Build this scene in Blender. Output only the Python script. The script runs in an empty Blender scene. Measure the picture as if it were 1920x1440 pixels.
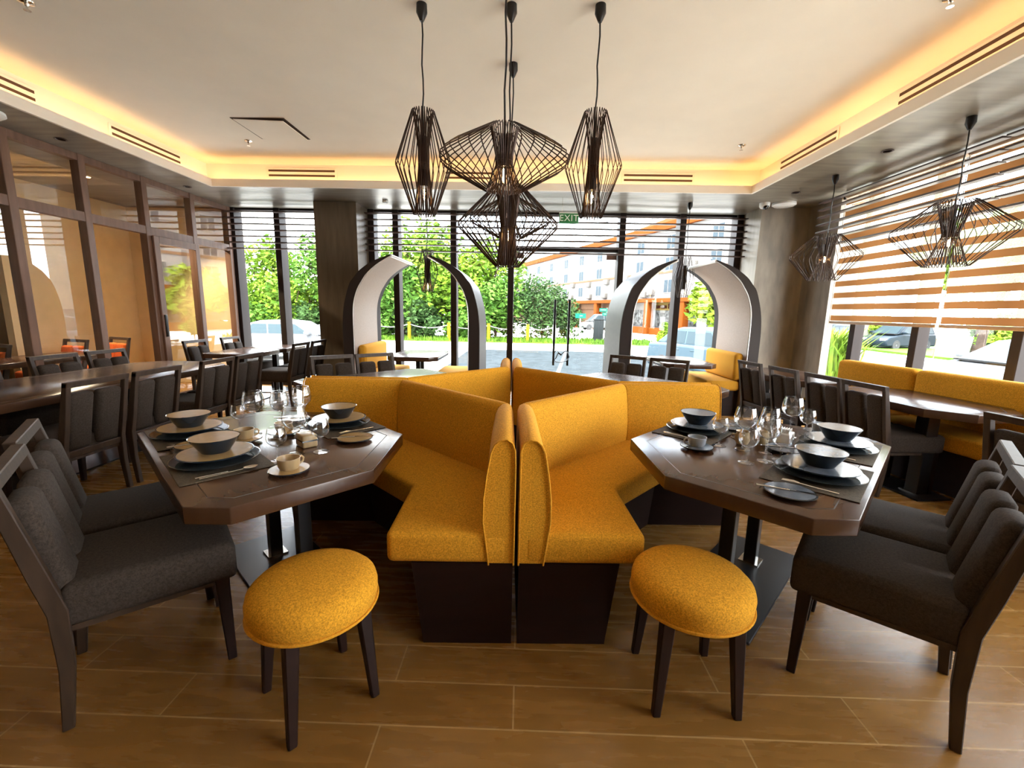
import bpy, bmesh, math, random
from mathutils import Vector, Matrix
random.seed(11)
S = bpy.context.scene
COL = S.collection
PI = math.pi
R = math.radians

# ------------------------------------------------------------------ camera
FPX, PITCH, ROLL, YAW, CAMZ = 810.0, 0.168377, 0.019691, -0.0209, 1.40
def cam_ray(u, v):
    c, s = math.cos(ROLL), math.sin(ROLL); u, v = c*u + s*v, -s*u + c*v
    c, s = math.cos(PITCH), math.sin(PITCH); f, up = c - v*s, -(v*c + s)
    c, s = math.cos(YAW), math.sin(YAW)
    return Vector((c*u + s*f, -s*u + c*f, up))
ez = cam_ray(0, 0); ex = cam_ray(1, 0) - ez; ey = cam_ray(0, 1) - ez
cd = bpy.data.cameras.new('camera'); cam = bpy.data.objects.new('camera', cd); COL.objects.link(cam)
M = Matrix.Identity(4)
for i in range(3):
    M[i][0], M[i][1], M[i][2] = ex[i], -ey[i], -ez[i]
M[2][3] = CAMZ
cam.matrix_world = M
cd.sensor_width = 36.0; cd.sensor_fit = 'HORIZONTAL'; cd.lens = 36.0*FPX/1920.0
cd.clip_start = 0.02; cd.clip_end = 600
S.camera = cam

# ------------------------------------------------------------------ view, world, sun
S.view_settings.view_transform = 'Standard'; S.view_settings.look = 'None'
S.view_settings.gamma = 1.0; S.view_settings.use_curve_mapping = False
S.view_settings.exposure = 2.08
S.cycles.use_denoising = True
S.cycles.max_bounces = 10; S.cycles.diffuse_bounces = 5; S.cycles.glossy_bounces = 4
S.cycles.transmission_bounces = 6; S.cycles.transparent_max_bounces = 64
S.cycles.sample_clamp_indirect = 6.0; S.cycles.caustics_reflective = False; S.cycles.caustics_refractive = False
W = bpy.data.worlds.new('world'); S.world = W; W.use_nodes = True
wn = W.node_tree.nodes; wl = W.node_tree.links; wn.clear()
SKY = 5.0
bg = wn.new('ShaderNodeBackground'); out = wn.new('ShaderNodeOutputWorld'); bg.inputs[1].default_value = SKY
tc = wn.new('ShaderNodeTexCoord'); nz = wn.new('ShaderNodeTexNoise'); nz.inputs['Scale'].default_value = 2.6; nz.inputs['Detail'].default_value = 5
rp = wn.new('ShaderNodeValToRGB'); rp.color_ramp.elements[0].position = .36; rp.color_ramp.elements[0].color = (.62, .78, 1.0, 1)
rp.color_ramp.elements[1].position = .56; rp.color_ramp.elements[1].color = (1, 1, 1, 1)
wl.new(tc.outputs['Generated'], nz.inputs['Vector']); wl.new(nz.outputs['Fac'], rp.inputs['Fac'])
wl.new(rp.outputs['Color'], bg.inputs['Color']); wl.new(bg.outputs[0], out.inputs[0])
sd = bpy.data.lights.new('sun', 'SUN'); sd.energy = 6.0; sd.angle = R(3); sd.color = (1, .95, .86)
so = bpy.data.objects.new('sun', sd); COL.objects.link(so); so.location = (0, 0, 30)
so.rotation_euler = Vector((.25, .62, -1)).to_track_quat('-Z', 'Y').to_euler()

# ------------------------------------------------------------------ materials
def new_mat(n):
    m = bpy.data.materials.new(n); m.use_nodes = True
    return m, m.node_tree.nodes, m.node_tree.links, m.node_tree.nodes['Principled BSDF']
def mat(n, col, rough=.5, metal=0.0, var=0.0, scale=8.0, bump=0.0, stretch=(1, 1, 1), emit=None, estr=0.0, spec=.5, detail=4.0, coat=0.0):
    m, nd, lk, p = new_mat(n)
    p.inputs['Base Color'].default_value = (*col, 1); p.inputs['Roughness'].default_value = rough
    p.inputs['Metallic'].default_value = metal; p.inputs['Specular IOR Level'].default_value = spec
    p.inputs['Coat Weight'].default_value = coat
    if var or bump:
        tc = nd.new('ShaderNodeTexCoord'); mp = nd.new('ShaderNodeMapping'); mp.inputs['Scale'].default_value = stretch
        nz = nd.new('ShaderNodeTexNoise'); nz.inputs['Scale'].default_value = scale; nz.inputs['Detail'].default_value = detail
        lk.new(tc.outputs['Object'], mp.inputs[0]); lk.new(mp.outputs[0], nz.inputs['Vector'])
        if var:
            rp = nd.new('ShaderNodeValToRGB')
            rp.color_ramp.elements[0].position = .3; rp.color_ramp.elements[1].position = .7
            rp.color_ramp.elements[0].color = (*[max(0, c*(1-var)) for c in col], 1)
            rp.color_ramp.elements[1].color = (*[min(1, c*(1+var)) for c in col], 1)
            lk.new(nz.outputs['Fac'], rp.inputs['Fac']); lk.new(rp.outputs[0], p.inputs['Base Color'])
        if bump:
            b = nd.new('ShaderNodeBump'); b.inputs['Strength'].default_value = bump; b.inputs['Distance'].default_value = .01
            lk.new(nz.outputs['Fac'], b.inputs['Height']); lk.new(b.outputs[0], p.inputs['Normal'])
    if emit:
        p.inputs['Emission Color'].default_value = (*emit, 1); p.inputs['Emission Strength'].default_value = estr
    return m
def thin_glass(n, tint=(1, 1, 1), f0=.045, f90=.85, power=4.0, rough=0.0):
    m = bpy.data.materials.new(n); m.use_nodes = True; nd = m.node_tree.nodes; lk = m.node_tree.links; nd.clear()
    o = nd.new('ShaderNodeOutputMaterial'); mx = nd.new('ShaderNodeMixShader'); t = nd.new('ShaderNodeBsdfTransparent'); g = nd.new('ShaderNodeBsdfGlossy')
    lw = nd.new('ShaderNodeLayerWeight'); lw.inputs['Blend'].default_value = .5; t.inputs[0].default_value = (*tint, 1); g.inputs['Roughness'].default_value = rough
    pw = nd.new('ShaderNodeMath'); pw.operation = 'POWER'; pw.inputs[1].default_value = power
    ma = nd.new('ShaderNodeMath'); ma.operation = 'MULTIPLY_ADD'; ma.use_clamp = True; ma.inputs[1].default_value = f90-f0; ma.inputs[2].default_value = f0
    lk.new(lw.outputs['Facing'], pw.inputs[0]); lk.new(pw.outputs[0], ma.inputs[0]); lk.new(ma.outputs[0], mx.inputs[0])
    lk.new(t.outputs[0], mx.inputs[1]); lk.new(g.outputs[0], mx.inputs[2]); lk.new(mx.outputs[0], o.inputs[0])
    return m
def plank_mat(n, c1, c2, mortar, bw, rh, ms, rough, grain=.35, rotz=0.0):
    m, nd, lk, p = new_mat(n)
    tc = nd.new('ShaderNodeTexCoord'); mp = nd.new('ShaderNodeMapping'); mp.inputs['Rotation'].default_value = (0, 0, rotz)
    br = nd.new('ShaderNodeTexBrick'); br.inputs['Scale'].default_value = 1.0; br.inputs['Brick Width'].default_value = bw; br.inputs['Row Height'].default_value = rh
    br.inputs['Mortar Size'].default_value = ms; br.inputs['Mortar Smooth'].default_value = .1; br.offset = .37; br.inputs['Bias'].default_value = 0
    br.inputs['Color1'].default_value = (*c1, 1); br.inputs['Color2'].default_value = (*c2, 1); br.inputs['Mortar'].default_value = (*mortar, 1)
    lk.new(tc.outputs['Object'], mp.inputs[0]); lk.new(mp.outputs[0], br.inputs['Vector'])
    m2 = nd.new('ShaderNodeMapping'); m2.inputs['Scale'].default_value = (2.2, 16, 1); nz = nd.new('ShaderNodeTexNoise'); nz.inputs['Scale'].default_value = 1.6; nz.inputs['Detail'].default_value = 6
    lk.new(tc.outputs['Object'], m2.inputs[0]); lk.new(m2.outputs[0], nz.inputs['Vector'])
    rp = nd.new('ShaderNodeValToRGB'); rp.color_ramp.elements[0].position = .3; rp.color_ramp.elements[1].position = .72
    rp.color_ramp.elements[0].color = (1-grain, 1-grain, 1-grain, 1); rp.color_ramp.elements[1].color = (1+grain*.5, 1+grain*.5, 1+grain*.5, 1)
    lk.new(nz.outputs['Fac'], rp.inputs['Fac'])
    mx = nd.new('ShaderNodeMix'); mx.data_type = 'RGBA'; mx.blend_type = 'MULTIPLY'; mx.inputs['Factor'].default_value = 1
    lk.new(br.outputs['Color'], mx.inputs['A']); lk.new(rp.outputs[0], mx.inputs['B']); lk.new(mx.outputs['Result'], p.inputs['Base Color'])
    rr = nd.new('ShaderNodeMapRange'); rr.inputs['To Min'].default_value = rough-.06; rr.inputs['To Max'].default_value = rough+.1
    lk.new(nz.outputs['Fac'], rr.inputs['Value']); lk.new(rr.outputs[0], p.inputs['Roughness'])
    b = nd.new('ShaderNodeBump'); b.inputs['Strength'].default_value = .08; b.inputs['Distance'].default_value = .004
    lk.new(nz.outputs['Fac'], b.inputs['Height']); lk.new(b.outputs[0], p.inputs['Normal'])
    return m
def fabric(n, col, var=.3, scale=220, bump=.25, rough=.95, sheen=0.0):
    m, nd, lk, p = new_mat(n)
    tc = nd.new('ShaderNodeTexCoord'); nz = nd.new('ShaderNodeTexNoise'); nz.inputs['Scale'].default_value = scale; nz.inputs['Detail'].default_value = 3
    n2 = nd.new('ShaderNodeTexNoise'); n2.inputs['Scale'].default_value = scale*.4; n2.inputs['Detail'].default_value = 2
    ad = nd.new('ShaderNodeMath'); ad.operation = 'ADD'; lk.new(nz.outputs['Fac'], ad.inputs[0]); lk.new(n2.outputs['Fac'], ad.inputs[1])
    hf = nd.new('ShaderNodeMath'); hf.operation = 'MULTIPLY'; hf.inputs[1].default_value = .5; lk.new(ad.outputs[0], hf.inputs[0])
    lk.new(tc.outputs['Object'], nz.inputs['Vector']); lk.new(tc.outputs['Object'], n2.inputs['Vector'])
    rp = nd.new('ShaderNodeValToRGB'); rp.color_ramp.elements[0].position = .36; rp.color_ramp.elements[1].position = .64
    rp.color_ramp.elements[0].color = (*[c*(1-var) for c in col], 1); rp.color_ramp.elements[1].color = (*[min(1, c*(1+var)) for c in col], 1)
    lk.new(hf.outputs[0], rp.inputs['Fac']); lk.new(rp.outputs[0], p.inputs['Base Color'])
    b = nd.new('ShaderNodeBump'); b.inputs['Strength'].default_value = bump; b.inputs['Distance'].default_value = .002
    lk.new(hf.outputs[0], b.inputs['Height']); lk.new(b.outputs[0], p.inputs['Normal'])
    p.inputs['Roughness'].default_value = rough; p.inputs['Specular IOR Level'].default_value = .2; p.inputs['Sheen Weight'].default_value = sheen
    return m
def zebra(n):
    m = bpy.data.materials.new(n); m.use_nodes = True; nd = m.node_tree.nodes; lk = m.node_tree.links; nd.clear()
    o = nd.new('ShaderNodeOutputMaterial'); tc = nd.new('ShaderNodeTexCoord'); sp = nd.new('ShaderNodeSeparateXYZ'); lk.new(tc.outputs['Object'], sp.inputs[0])
    dv = nd.new('ShaderNodeMath'); dv.operation = 'DIVIDE'; dv.inputs[1].default_value = .15; lk.new(sp.outputs['Z'], dv.inputs[0])
    fr = nd.new('ShaderNodeMath'); fr.operation = 'FRACT'; lk.new(dv.outputs[0], fr.inputs[0])
    gt = nd.new('ShaderNodeMath'); gt.operation = 'LESS_THAN'; gt.inputs[1].default_value = .47; lk.new(fr.outputs[0], gt.inputs[0])
    d = nd.new('ShaderNodeBsdfDiffuse'); d.inputs[0].default_value = (.32, .14, .045, 1); t = nd.new('ShaderNodeBsdfTranslucent'); t.inputs[0].default_value = (.115, .05, .017, 1)
    m1 = nd.new('ShaderNodeMixShader'); m1.inputs[0].default_value = .42; lk.new(d.outputs[0], m1.inputs[1]); lk.new(t.outputs[0], m1.inputs[2])
    tr = nd.new('ShaderNodeBsdfTransparent'); tr.inputs[0].default_value = (1, .97, .9, 1); d2 = nd.new('ShaderNodeBsdfTranslucent'); d2.inputs[0].default_value = (.9, .82, .62, 1)
    m2 = nd.new('ShaderNodeMixShader'); m2.inputs[0].default_value = .16; lk.new(tr.outputs[0], m2.inputs[1]); lk.new(d2.outputs[0], m2.inputs[2])
    m3 = nd.new('ShaderNodeMixShader'); lk.new(gt.outputs[0], m3.inputs[0]); lk.new(m2.outputs[0], m3.inputs[1]); lk.new(m1.outputs[0], m3.inputs[2]); lk.new(m3.outputs[0], o.inputs[0])
    return m
def leafmat(n, c1, c2):
    m, nd, lk, p = new_mat(n)
    tc = nd.new('ShaderNodeTexCoord'); nz = nd.new('ShaderNodeTexNoise'); nz.inputs['Scale'].default_value = 1.1; nz.inputs['Detail'].default_value = 6
    rp = nd.new('ShaderNodeValToRGB'); rp.color_ramp.elements[0].position = .32; rp.color_ramp.elements[1].position = .66
    rp.color_ramp.elements[0].color = (*c1, 1); rp.color_ramp.elements[1].color = (*c2, 1)
    lk.new(tc.outputs['Object'], nz.inputs['Vector']); lk.new(nz.outputs['Fac'], rp.inputs['Fac']); lk.new(rp.outputs[0], p.inputs['Base Color'])
    p.inputs['Roughness'].default_value = .7; p.inputs['Specular IOR Level'].default_value = .12
    return m

K = {}
K['ceil'] = mat('ceiling_paint', (.84, .78, .66), .9, var=.02, scale=3)
K['white'] = mat('white_plaster', (.80, .76, .68), .85)
K['floor'] = plank_mat('floor_tile', (.22, .103, .022), (.26, .128, .030), (.42, .26, .10), 1.22, .178, .003, .25, grain=.14)
K['soffit'] = mat('soffit_laminate', (.20, .175, .135), .33, var=.28, scale=2.2, stretch=(1, 6, 1), bump=.05)
K['pillar'] = mat('pillar_laminate', (.10, .076, .050), .42, var=.25, scale=3.0, stretch=(5, 5, .7), detail=6)
K['pillar2'] = mat('pillar_weathered', (.24, .20, .15), .5, var=.32, scale=2.4, stretch=(2.6, 2.6, .8), detail=8)
K['frame'] = mat('frame_wood', (.16, .085, .056), .4, var=.2, scale=5, stretch=(4, 4, .5))
K['alu'] = mat('dark_aluminium', (.026, .019, .017), .55, spec=.15)
K['slat'] = mat('slat_dark', (.06, .035, .03), .4)
K['beige'] = mat('beige_wall', (.74, .58, .34), .85, var=.05, scale=5)
K['wallb'] = mat('back_wall', (.45, .38, .30), .8, var=.06, scale=3)
K['window'] = thin_glass('window_glass', (.985, 1, .99), .05)
K['pane'] = thin_glass('partition_glass', (.97, .96, .92), .16, .9, 3.0)
K['glass'] = thin_glass('crystal', (.975, .98, .985), .07, .85, 2.6)
K['yellow'] = fabric('mustard_fabric', (.60, .285, .020), var=.38, scale=420, bump=.3)
K['yellow_pale'] = fabric('mustard_fabric_pale', (.52, .25, .022), var=.2, scale=420, bump=.2)
K['piping'] = fabric('mustard_piping', (.60, .28, .02), var=.2)
K['grey'] = fabric('charcoal_fabric', (.041, .031, .025), var=.35, scale=260, bump=.3)
K['rust'] = fabric('rust_fabric', (.42, .085, .018), var=.2)
K['chairwood'] = mat('chair_wood', (.040, .024, .015), .5, spec=.35, var=.3, scale=6, stretch=(6, 6, .8))
K['legwood'] = mat('leg_wood', (.014, .005, .0035), .5, spec=.3, var=.2, scale=6)
K['plinth'] = mat('plinth_wood', (.012, .0035, .002), .6, spec=.2, var=.2, scale=4, stretch=(1, 1, 6))
K['top'] = mat('table_wood', (.060, .028, .015), .22, var=.09, scale=3.2, stretch=(1.2, 14, 1), detail=6)
K['inlay'] = mat('inlay_line', (.02, .012, .008), .35)
K['black'] = mat('black_metal', (.012, .011, .012), .35, metal=.4)
K['bmetal'] = mat('base_metal', (.012, .012, .014), .3, metal=.2)
K['wire'] = mat('bronze_wire', (.045, .022, .014), .4, metal=.5)
K['bulb'] = mat('bulb_glow', (1, .8, .5), .3, emit=(1, .62, .22), estr=40)
K['led'] = mat('led_strip', (1, .8, .5), .5, emit=(1, .56, .22), estr=3.3)
K['down'] = mat('downlight_glow', (1, .9, .7), .3, emit=(1, .80, .55), estr=18)
K['taupe'] = mat('arch_lining', (.34, .27, .22), .7, var=.08, scale=60, bump=.1)
K['taupe2'] = mat('arch_skin', (.05, .041, .037), .5, spec=.2, var=.1, scale=20, stretch=(1, .3, 1))
K['trimlight'] = mat('arch_trim', (.6, .58, .56), .35, metal=.6)
K['plastic'] = mat('white_plastic', (.78, .78, .76), .35)
K['lens'] = mat('black_lens', (.01, .01, .012), .15)
K['slot'] = mat('vent_slot', (.06, .03, .015), .8)
K['green'] = mat('exit_green', (.015, .14, .035), .4, emit=(.02, .30, .08), estr=.03)
K['letter'] = mat('exit_letter', (.75, .8, .75), .5)
K['chrome'] = mat('steel', (.72, .70, .66), .16, metal=1)
K['cream'] = mat('cream_glaze', (.40, .265, .115), .2, var=.06, scale=30)
K['cream2'] = mat('stoneware_glaze', (.40, .29, .155), .28, var=.14, scale=40, stretch=(1, 1, .25))
K['navy'] = mat('navy_glaze', (.012, .020, .030), .12)
K['navyp'] = mat('navy_plate_glaze', (.022, .028, .032), .08, var=.3, scale=20)
K['blue'] = mat('blue_glaze', (.10, .12, .15), .14, var=.3, scale=12)
K['bluecup'] = mat('blue_grey_glaze', (.30, .33, .36), .2, var=.25, scale=40, stretch=(1, 1, .3))
K['mat'] = fabric('placemat_weave', (.085, .07, .052), var=.35, scale=300, bump=.35, rough=.7)
K['blind'] = zebra('zebra_blind')
K['rail'] = mat('blind_rail', (.42, .30, .20), .5)
K['asphalt'] = mat('asphalt', (.020, .025, .028), .9, var=.3, scale=3, detail=8, spec=.04)
K['road'] = mat('concrete_road', (.50, .48, .45), .9, var=.1, scale=.6, detail=6, spec=.04)
K['grass'] = leafmat('grass_blades', (.022, .055, .003), (.06, .12, .008))
K['leafA'] = leafmat('leaf_bright', (0.0225, 0.0650, 0.0040), (0.1000, 0.1700, 0.0100))
K['leafB'] = leafmat('leaf_mid', (0.0150, 0.0500, 0.0040), (0.0600, 0.1300, 0.0150))
K['leafC'] = leafmat('leaf_dark', (0.0090, 0.0250, 0.0060), (0.0300, 0.0650, 0.0150))
K['leafD'] = leafmat('leaf_lime', (0.0450, 0.1000, 0.0050), (0.1500, 0.2100, 0.0150))
K['bark'] = mat('bark', (.03, .02, .014), .9, var=.4, scale=6, spec=.04)
K['carwhite'] = mat('white_car_paint', (.085, .09, .095), .5, spec=.08)
K['carsilver'] = mat('silver_blue_paint', (.034, .055, .070), .4, spec=.12)
K['cargrey'] = mat('slate_car_paint', (.010, .016, .023), .4, spec=.1)
K['carred'] = mat('red_car_paint', (.06, .002, .003), .4, spec=.08)
K['carglass'] = mat('tinted_car_glass', (.02, .032, .038), .3, spec=.08)
K['tyre'] = mat('tyre_rubber', (.02, .02, .022), .8)
K['rim'] = mat('alloy_rim', (.14, .14, .15), .4, metal=.3)
K['taillight'] = mat('tail_light', (.6, .03, .03), .2)
K['headlight'] = mat('head_light', (.7, .72, .75), .1)
K['bwall'] = mat('building_white', (.12, .115, .11), .9, var=.04, scale=.5, spec=.04)
K['orange'] = mat('building_orange', (.085, .021, .0022), .8, spec=.04)
K['peach'] = mat('building_peach', (.09, .05, .03), .85, spec=.04)
K['bglass'] = mat('building_glass', (.022, .032, .040), .7, spec=.1)
K['signy'] = mat('sign_yellow', (.085, .06, .016), .6, spec=.04)
K['signtext'] = mat('sign_brown', (.02, .003, .002), .6, spec=.04)
K['acwhite'] = mat('ac_case', (.08, .075, .07), .6, spec=.04)
K['shopglass'] = mat('shop_display', (.06, .062, .06), .25, var=.9, scale=3.5, detail=5, spec=.04)
K['posty'] = mat('post_yellow', (.20, .12, .006), .6, spec=.04)
K['postw'] = mat('post_white', (.18, .17, .16), .6, spec=.04)
K['rope'] = mat('rope_white', (.16, .16, .155), .8, spec=.04)
K['signgreen'] = mat('street_sign_green', (.004, .07, .05), .5, spec=.04)
K['box'] = mat('cabinet_grey', (.012, .014, .015), .6, spec=.04)
K['roofo'] = mat('roof_tile_orange', (.075, .020, .004), .8, spec=.04)
K['hydrant'] = mat('hydrant_yellow', (.2, .11, .006), .5, spec=.04)
K['paintline'] = mat('road_paint', (.12, .12, .12), .8, spec=.04)
K['sugar'] = mat('sugar_paper', (.85, .85, .84), .7)
K['leather'] = mat('napkin_tan', (.55, .36, .18), .8)

# ------------------------------------------------------------------ mesh helpers
class G:
    def __init__(s): s.v = []; s.f = []; s.M = None
    def add(s, vs, fs):
        b = len(s.v)
        for p in vs:
            p = Vector(p)
            s.v.append(s.M @ p if s.M else p)
        s.f += [tuple(b+i for i in f) for f in fs]; return s
    def hexa(s, lo, hi):
        return s.add(list(lo)+list(hi), [(3, 2, 1, 0), (4, 5, 6, 7), (0, 1, 5, 4), (1, 2, 6, 5), (2, 3, 7, 6), (3, 0, 4, 7)])
    def box(s, x0, x1, y0, y1, z0, z1):
        return s.hexa([(x0, y0, z0), (x1, y0, z0), (x1, y1, z0), (x0, y1, z0)], [(x0, y0, z1), (x1, y0, z1), (x1, y1, z1), (x0, y1, z1)])
    def taper(s, p0, p1, w0, d0, w1, d1):
        a, b = Vector(p0), Vector(p1)
        q = lambda c, w, d: [(c.x-w/2, c.y-d/2, c.z), (c.x+w/2, c.y-d/2, c.z), (c.x+w/2, c.y+d/2, c.z), (c.x-w/2, c.y+d/2, c.z)]
        return s.hexa(q(a, w0, d0), q(b, w1, d1))
    def loft(s, rings, cap=True, closed=False):
        n = len(rings[0]); b = []; fs = []
        for r in rings: b += list(r)
        m = len(rings)
        for i in range(m if closed else m-1):
            for j in range(n):
                i2 = (i+1) % m
                fs.append((i*n+j, i*n+(j+1) % n, i2*n+(j+1) % n, i2*n+j))
        if cap and not closed: fs += [tuple(range(n-1, -1, -1)), tuple((m-1)*n+j for j in range(n))]
        return s.add(b, fs)
    def prism(s, pts, z0, z1):
        return s.loft([[(x, y, z0) for x, y in pts], [(x, y, z1) for x, y in pts]])
    def lathe(s, prof, n=24, closed=False, c=(0, 0, 0)):
        vs = []; fs = []; m = len(prof)
        for r, z in prof:
            for k in range(n):
                a = 2*PI*k/n; vs.append((c[0]+r*math.cos(a), c[1]+r*math.sin(a), c[2]+z))
        for i in range(m if closed else m-1):
            i2 = (i+1) % m
            for k in range(n):
                k2 = (k+1) % n; fs.append((i*n+k, i*n+k2, i2*n+k2, i2*n+k))
        if not closed:
            if prof[0][0] > 1e-6: fs.append(tuple(range(n-1, -1, -1)))
            if prof[-1][0] > 1e-6: fs.append(tuple((m-1)*n+k for k in range(n)))
        return s.add(vs, fs)
    def tube(s, pts, r, n=6, closed=False, flat=1.0):
        P = [Vector(p) for p in pts]; m = len(P); rings = []
        up = None
        for i in range(m):
            a = P[(i-1) % m] if (closed or i > 0) else P[i]; b = P[(i+1) % m] if (closed or i < m-1) else P[i]
            t = (b-a).normalized()
            if up is None:
                up = Vector((0, 0, 1)) if abs(t.z) < .9 else Vector((1, 0, 0))
            x = t.cross(up)
            if x.length < 1e-4: x = t.cross(Vector((1, 0, 0)))
            x.normalize(); y = x.cross(t).normalized(); up = y
            rr = r[i] if isinstance(r, (list, tuple)) else r
            rings.append([P[i]+x*rr*math.cos(2*PI*k/n)+y*rr*flat*math.sin(2*PI*k/n) for k in range(n)])
        return s.loft(rings, closed=closed)
    def quad(s, a, b, c, d): return s.add([a, b, c, d], [(0, 1, 2, 3)])
    def build(s, name, m, parent=None, smooth=None, bevel=0, seg=2, loc=None, subs=0):
        me = bpy.data.meshes.new(name); me.from_pydata([tuple(v) for v in s.v], [], s.f); me.update()
        o = bpy.data.objects.new(name, me); COL.objects.link(o); me.materials.append(m)
        if smooth is not None:
            for p in me.polygons: p.use_smooth = True
            if smooth < 180: me.set_sharp_from_angle(angle=R(smooth))
        if bevel:
            b = o.modifiers.new('bevel', 'BEVEL'); b.width = bevel; b.segments = seg; b.limit_method = 'ANGLE'; b.angle_limit = R(40)
            if seg > 1:
                for p in me.polygons: p.use_smooth = True
                b.harden_normals = False
                me.set_sharp_from_angle(angle=R(91)) if False else None
        if subs:
            q = o.modifiers.new('sub', 'SUBSURF'); q.levels = subs; q.render_levels = subs
            for p in me.polygons: p.use_smooth = True
        if parent: o.parent = parent
        if loc is not None: o.location = loc
        return o
def thing(name, label, cat, loc=(0, 0, 0), rz=0.0, group=None):
    o = bpy.data.objects.new(name, None); COL.objects.link(o); o.empty_display_size = .1
    o.location = loc; o.rotation_euler = (0, 0, rz); o['label'] = label; o['category'] = cat
    if group: o['group'] = group
    return o
def tag(o, label, cat, group=None, kind=None):
    o['label'] = label; o['category'] = cat
    if group: o['group'] = group
    if kind: o['kind'] = kind
    return o
def struct(o): o['kind'] = 'structure'; return o
def dup(root, loc, rz=None, label=None, group=None):
    def cp(o, par):
        c = o.copy(); COL.objects.link(c)
        if par: c.parent = par
        for ch in o.children: cp(ch, c)
        return c
    r = cp(root, None); r.location = loc
    if rz is not None: r.rotation_euler = (0, 0, rz)
    if label: r['label'] = label
    if group: r['group'] = group
    return r
def rot2(p, a): return (p[0]*math.cos(a)-p[1]*math.sin(a), p[0]*math.sin(a)+p[1]*math.cos(a))

# ------------------------------------------------------------------ room shell
XL, XR, YB, YF = -5.0, 4.35, 7.65, -3.2        # partition, right window wall, back window wall, wall behind
ZS, ZL, ZC = 3.02, 3.115, 3.36                  # soffit, lip top, ceiling
OX0, OX1, OY0, OY1 = -4.34, 3.05, -2.2, 6.25   # opening of the raised ceiling
CO = .17
struct(G().box(-8.2, XR+.12, YF, YB+.12, -.12, 0).build('floor', K['floor']))
struct(G().box(OX0-CO-.1, OX1+CO+.1, OY0-CO-.1, OY1+CO+.1, ZC, ZC+.12).build('ceiling', K['ceil']))
g = G()
g.box(-8.2, OX0, YF, YB+.12, ZS, ZS+.04); g.box(OX1, XR+.4, YF, YB+.12, ZS, ZS+.04)
g.box(OX0, OX1, OY1, YB+.12, ZS, ZS+.04); g.box(OX0, OX1, YF, OY0, ZS, ZS+.04)
struct(g.build('ceiling_soffit', K['soffit']))
g = G(); t = .025
g.box(OX0-t, OX0+.005, OY0, OY1, ZS-.004, ZL); g.box(OX1-.005, OX1+t, OY0, OY1, ZS-.004, ZL)
g.box(OX0-t, OX1+t, OY1-.005, OY1+t, ZS-.004, ZL); g.box(OX0-t, OX1+t, OY0-t, OY0+.005, ZS-.004, ZL)
struct(g.build('trim_1', K['white']))
g = G()
g.box(OX0-CO-.1, OX0-CO, OY0-CO-.1, OY1+CO+.1, ZS+.04, ZC); g.box(OX1+CO, OX1+CO+.1, OY0-CO-.1, OY1+CO+.1, ZS+.04, ZC)
g.box(OX0-CO, OX1+CO, OY1+CO, OY1+CO+.1, ZS+.04, ZC); g.box(OX0-CO, OX1+CO, OY0-CO-.1, OY0-CO, ZS+.04, ZC)
struct(g.build('trim_2', K['white']))
leds = [('back', OX0-.06, OX1+.06, OY1+.05, OY1+.09), ('left', OX0-.09, OX0-.05, OY0, OY1), ('right', OX1+.05, OX1+.09, OY0, OY1), ('near', OX0-.06, OX1+.06, OY0-.09, OY0-.05)]
led_lab = {'back': 'warm light strip hidden in the ceiling cove above the back windows', 'left': 'warm light strip hidden in the ceiling cove over the glass partition',
           'right': 'warm light strip hidden in the ceiling cove beside the striped blinds', 'near': 'warm light strip in the ceiling cove behind the viewpoint'}
for nme, x0, x1, y0, y1 in leds:
    tag(G().box(x0, x1, y0, y1, ZS+.041, ZS+.055).build('light_strip', K['led']), led_lab[nme], 'light')
struct(G().box(-8.2, XR+.12, YF-.12, YF, 0, ZC).build('wall_back', K['wallb']))
struct(G().box(-8.2, -8.08, YF, YB, 0, ZS).build('wall_left', K['beige']))
# beige wall of the private room behind the glass partition
struct(G().box(-6.95, -6.85, 5.7, YB, 0, ZS).build('wall_private_room', K['beige']))
struct(G().box(XR-.02, XR+.09, 6.35, 7.0, 0, ZS).build('wall_right', K['pillar2']))
struct(G().box(-8.2, XL-.06, YB, YB+.1, 0, ZS).build('wall_private_end', K['beige']))
# roof over everything so that daylight only enters through the windows
struct(G().box(-8.4, XR+.5, YF-.2, YB+.3, ZC+.13, ZC+.25).build('roof', K['white']))

# pillars
struct(G().box(-3.30, -2.63, 7.03, YB+.1, 0, ZS).build('pillar_left', K['pillar']))
struct(G().box(3.60, 4.85, 7.0, YB+.1, 0, ZS).build('pillar_right', K['pillar2']))

# ------------------------------------------------------------------ back windows
def window_bay(name, xa, xb, mull, y, trans=None, slat_z=None):
    w = bpy.data.objects.new(name, None); COL.objects.link(w); w['kind'] = 'structure'
    for x in mull:
        G().box(x-.05, x+.05, y-.12, y+.10, 0, ZS).build('mullion', K['alu'], w, bevel=.004, seg=1)
    G().box(xa, xb, y-.08, y+.08, 0, .06).build('sill', K['alu'], w)
    G().box(xa, xb, y-.08, y+.08, ZS-.035, ZS).build('head_frame', K['alu'], w)
    xs = sorted(set([xa]+list(mull)+[xb]))
    for a, b in zip(xs[:-1], xs[1:]):
        if b-a > .12:
            G().quad((a, y, .06), (b, y, .06), (b, y, ZS-.035), (a, y, ZS-.035)).build('pane', K['window'], w)
    for z in slat_z or []:
        G().box(xa, xb, y-.27, y-.19, z-.009, z+.009).build('slat', K['slat'], w, bevel=.003, seg=1)
    return w
SZ = [2.93-.098*i for i in range(7)]
window_bay('window_1', XL, -3.30, [-4.95, -4.18], YB, slat_z=SZ)
wb = window_bay('window_2', -2.63, 3.60, [-2.58, -2.17, -1.19, -.215, 1.63, 2.62, 3.55], YB, slat_z=SZ)
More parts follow.
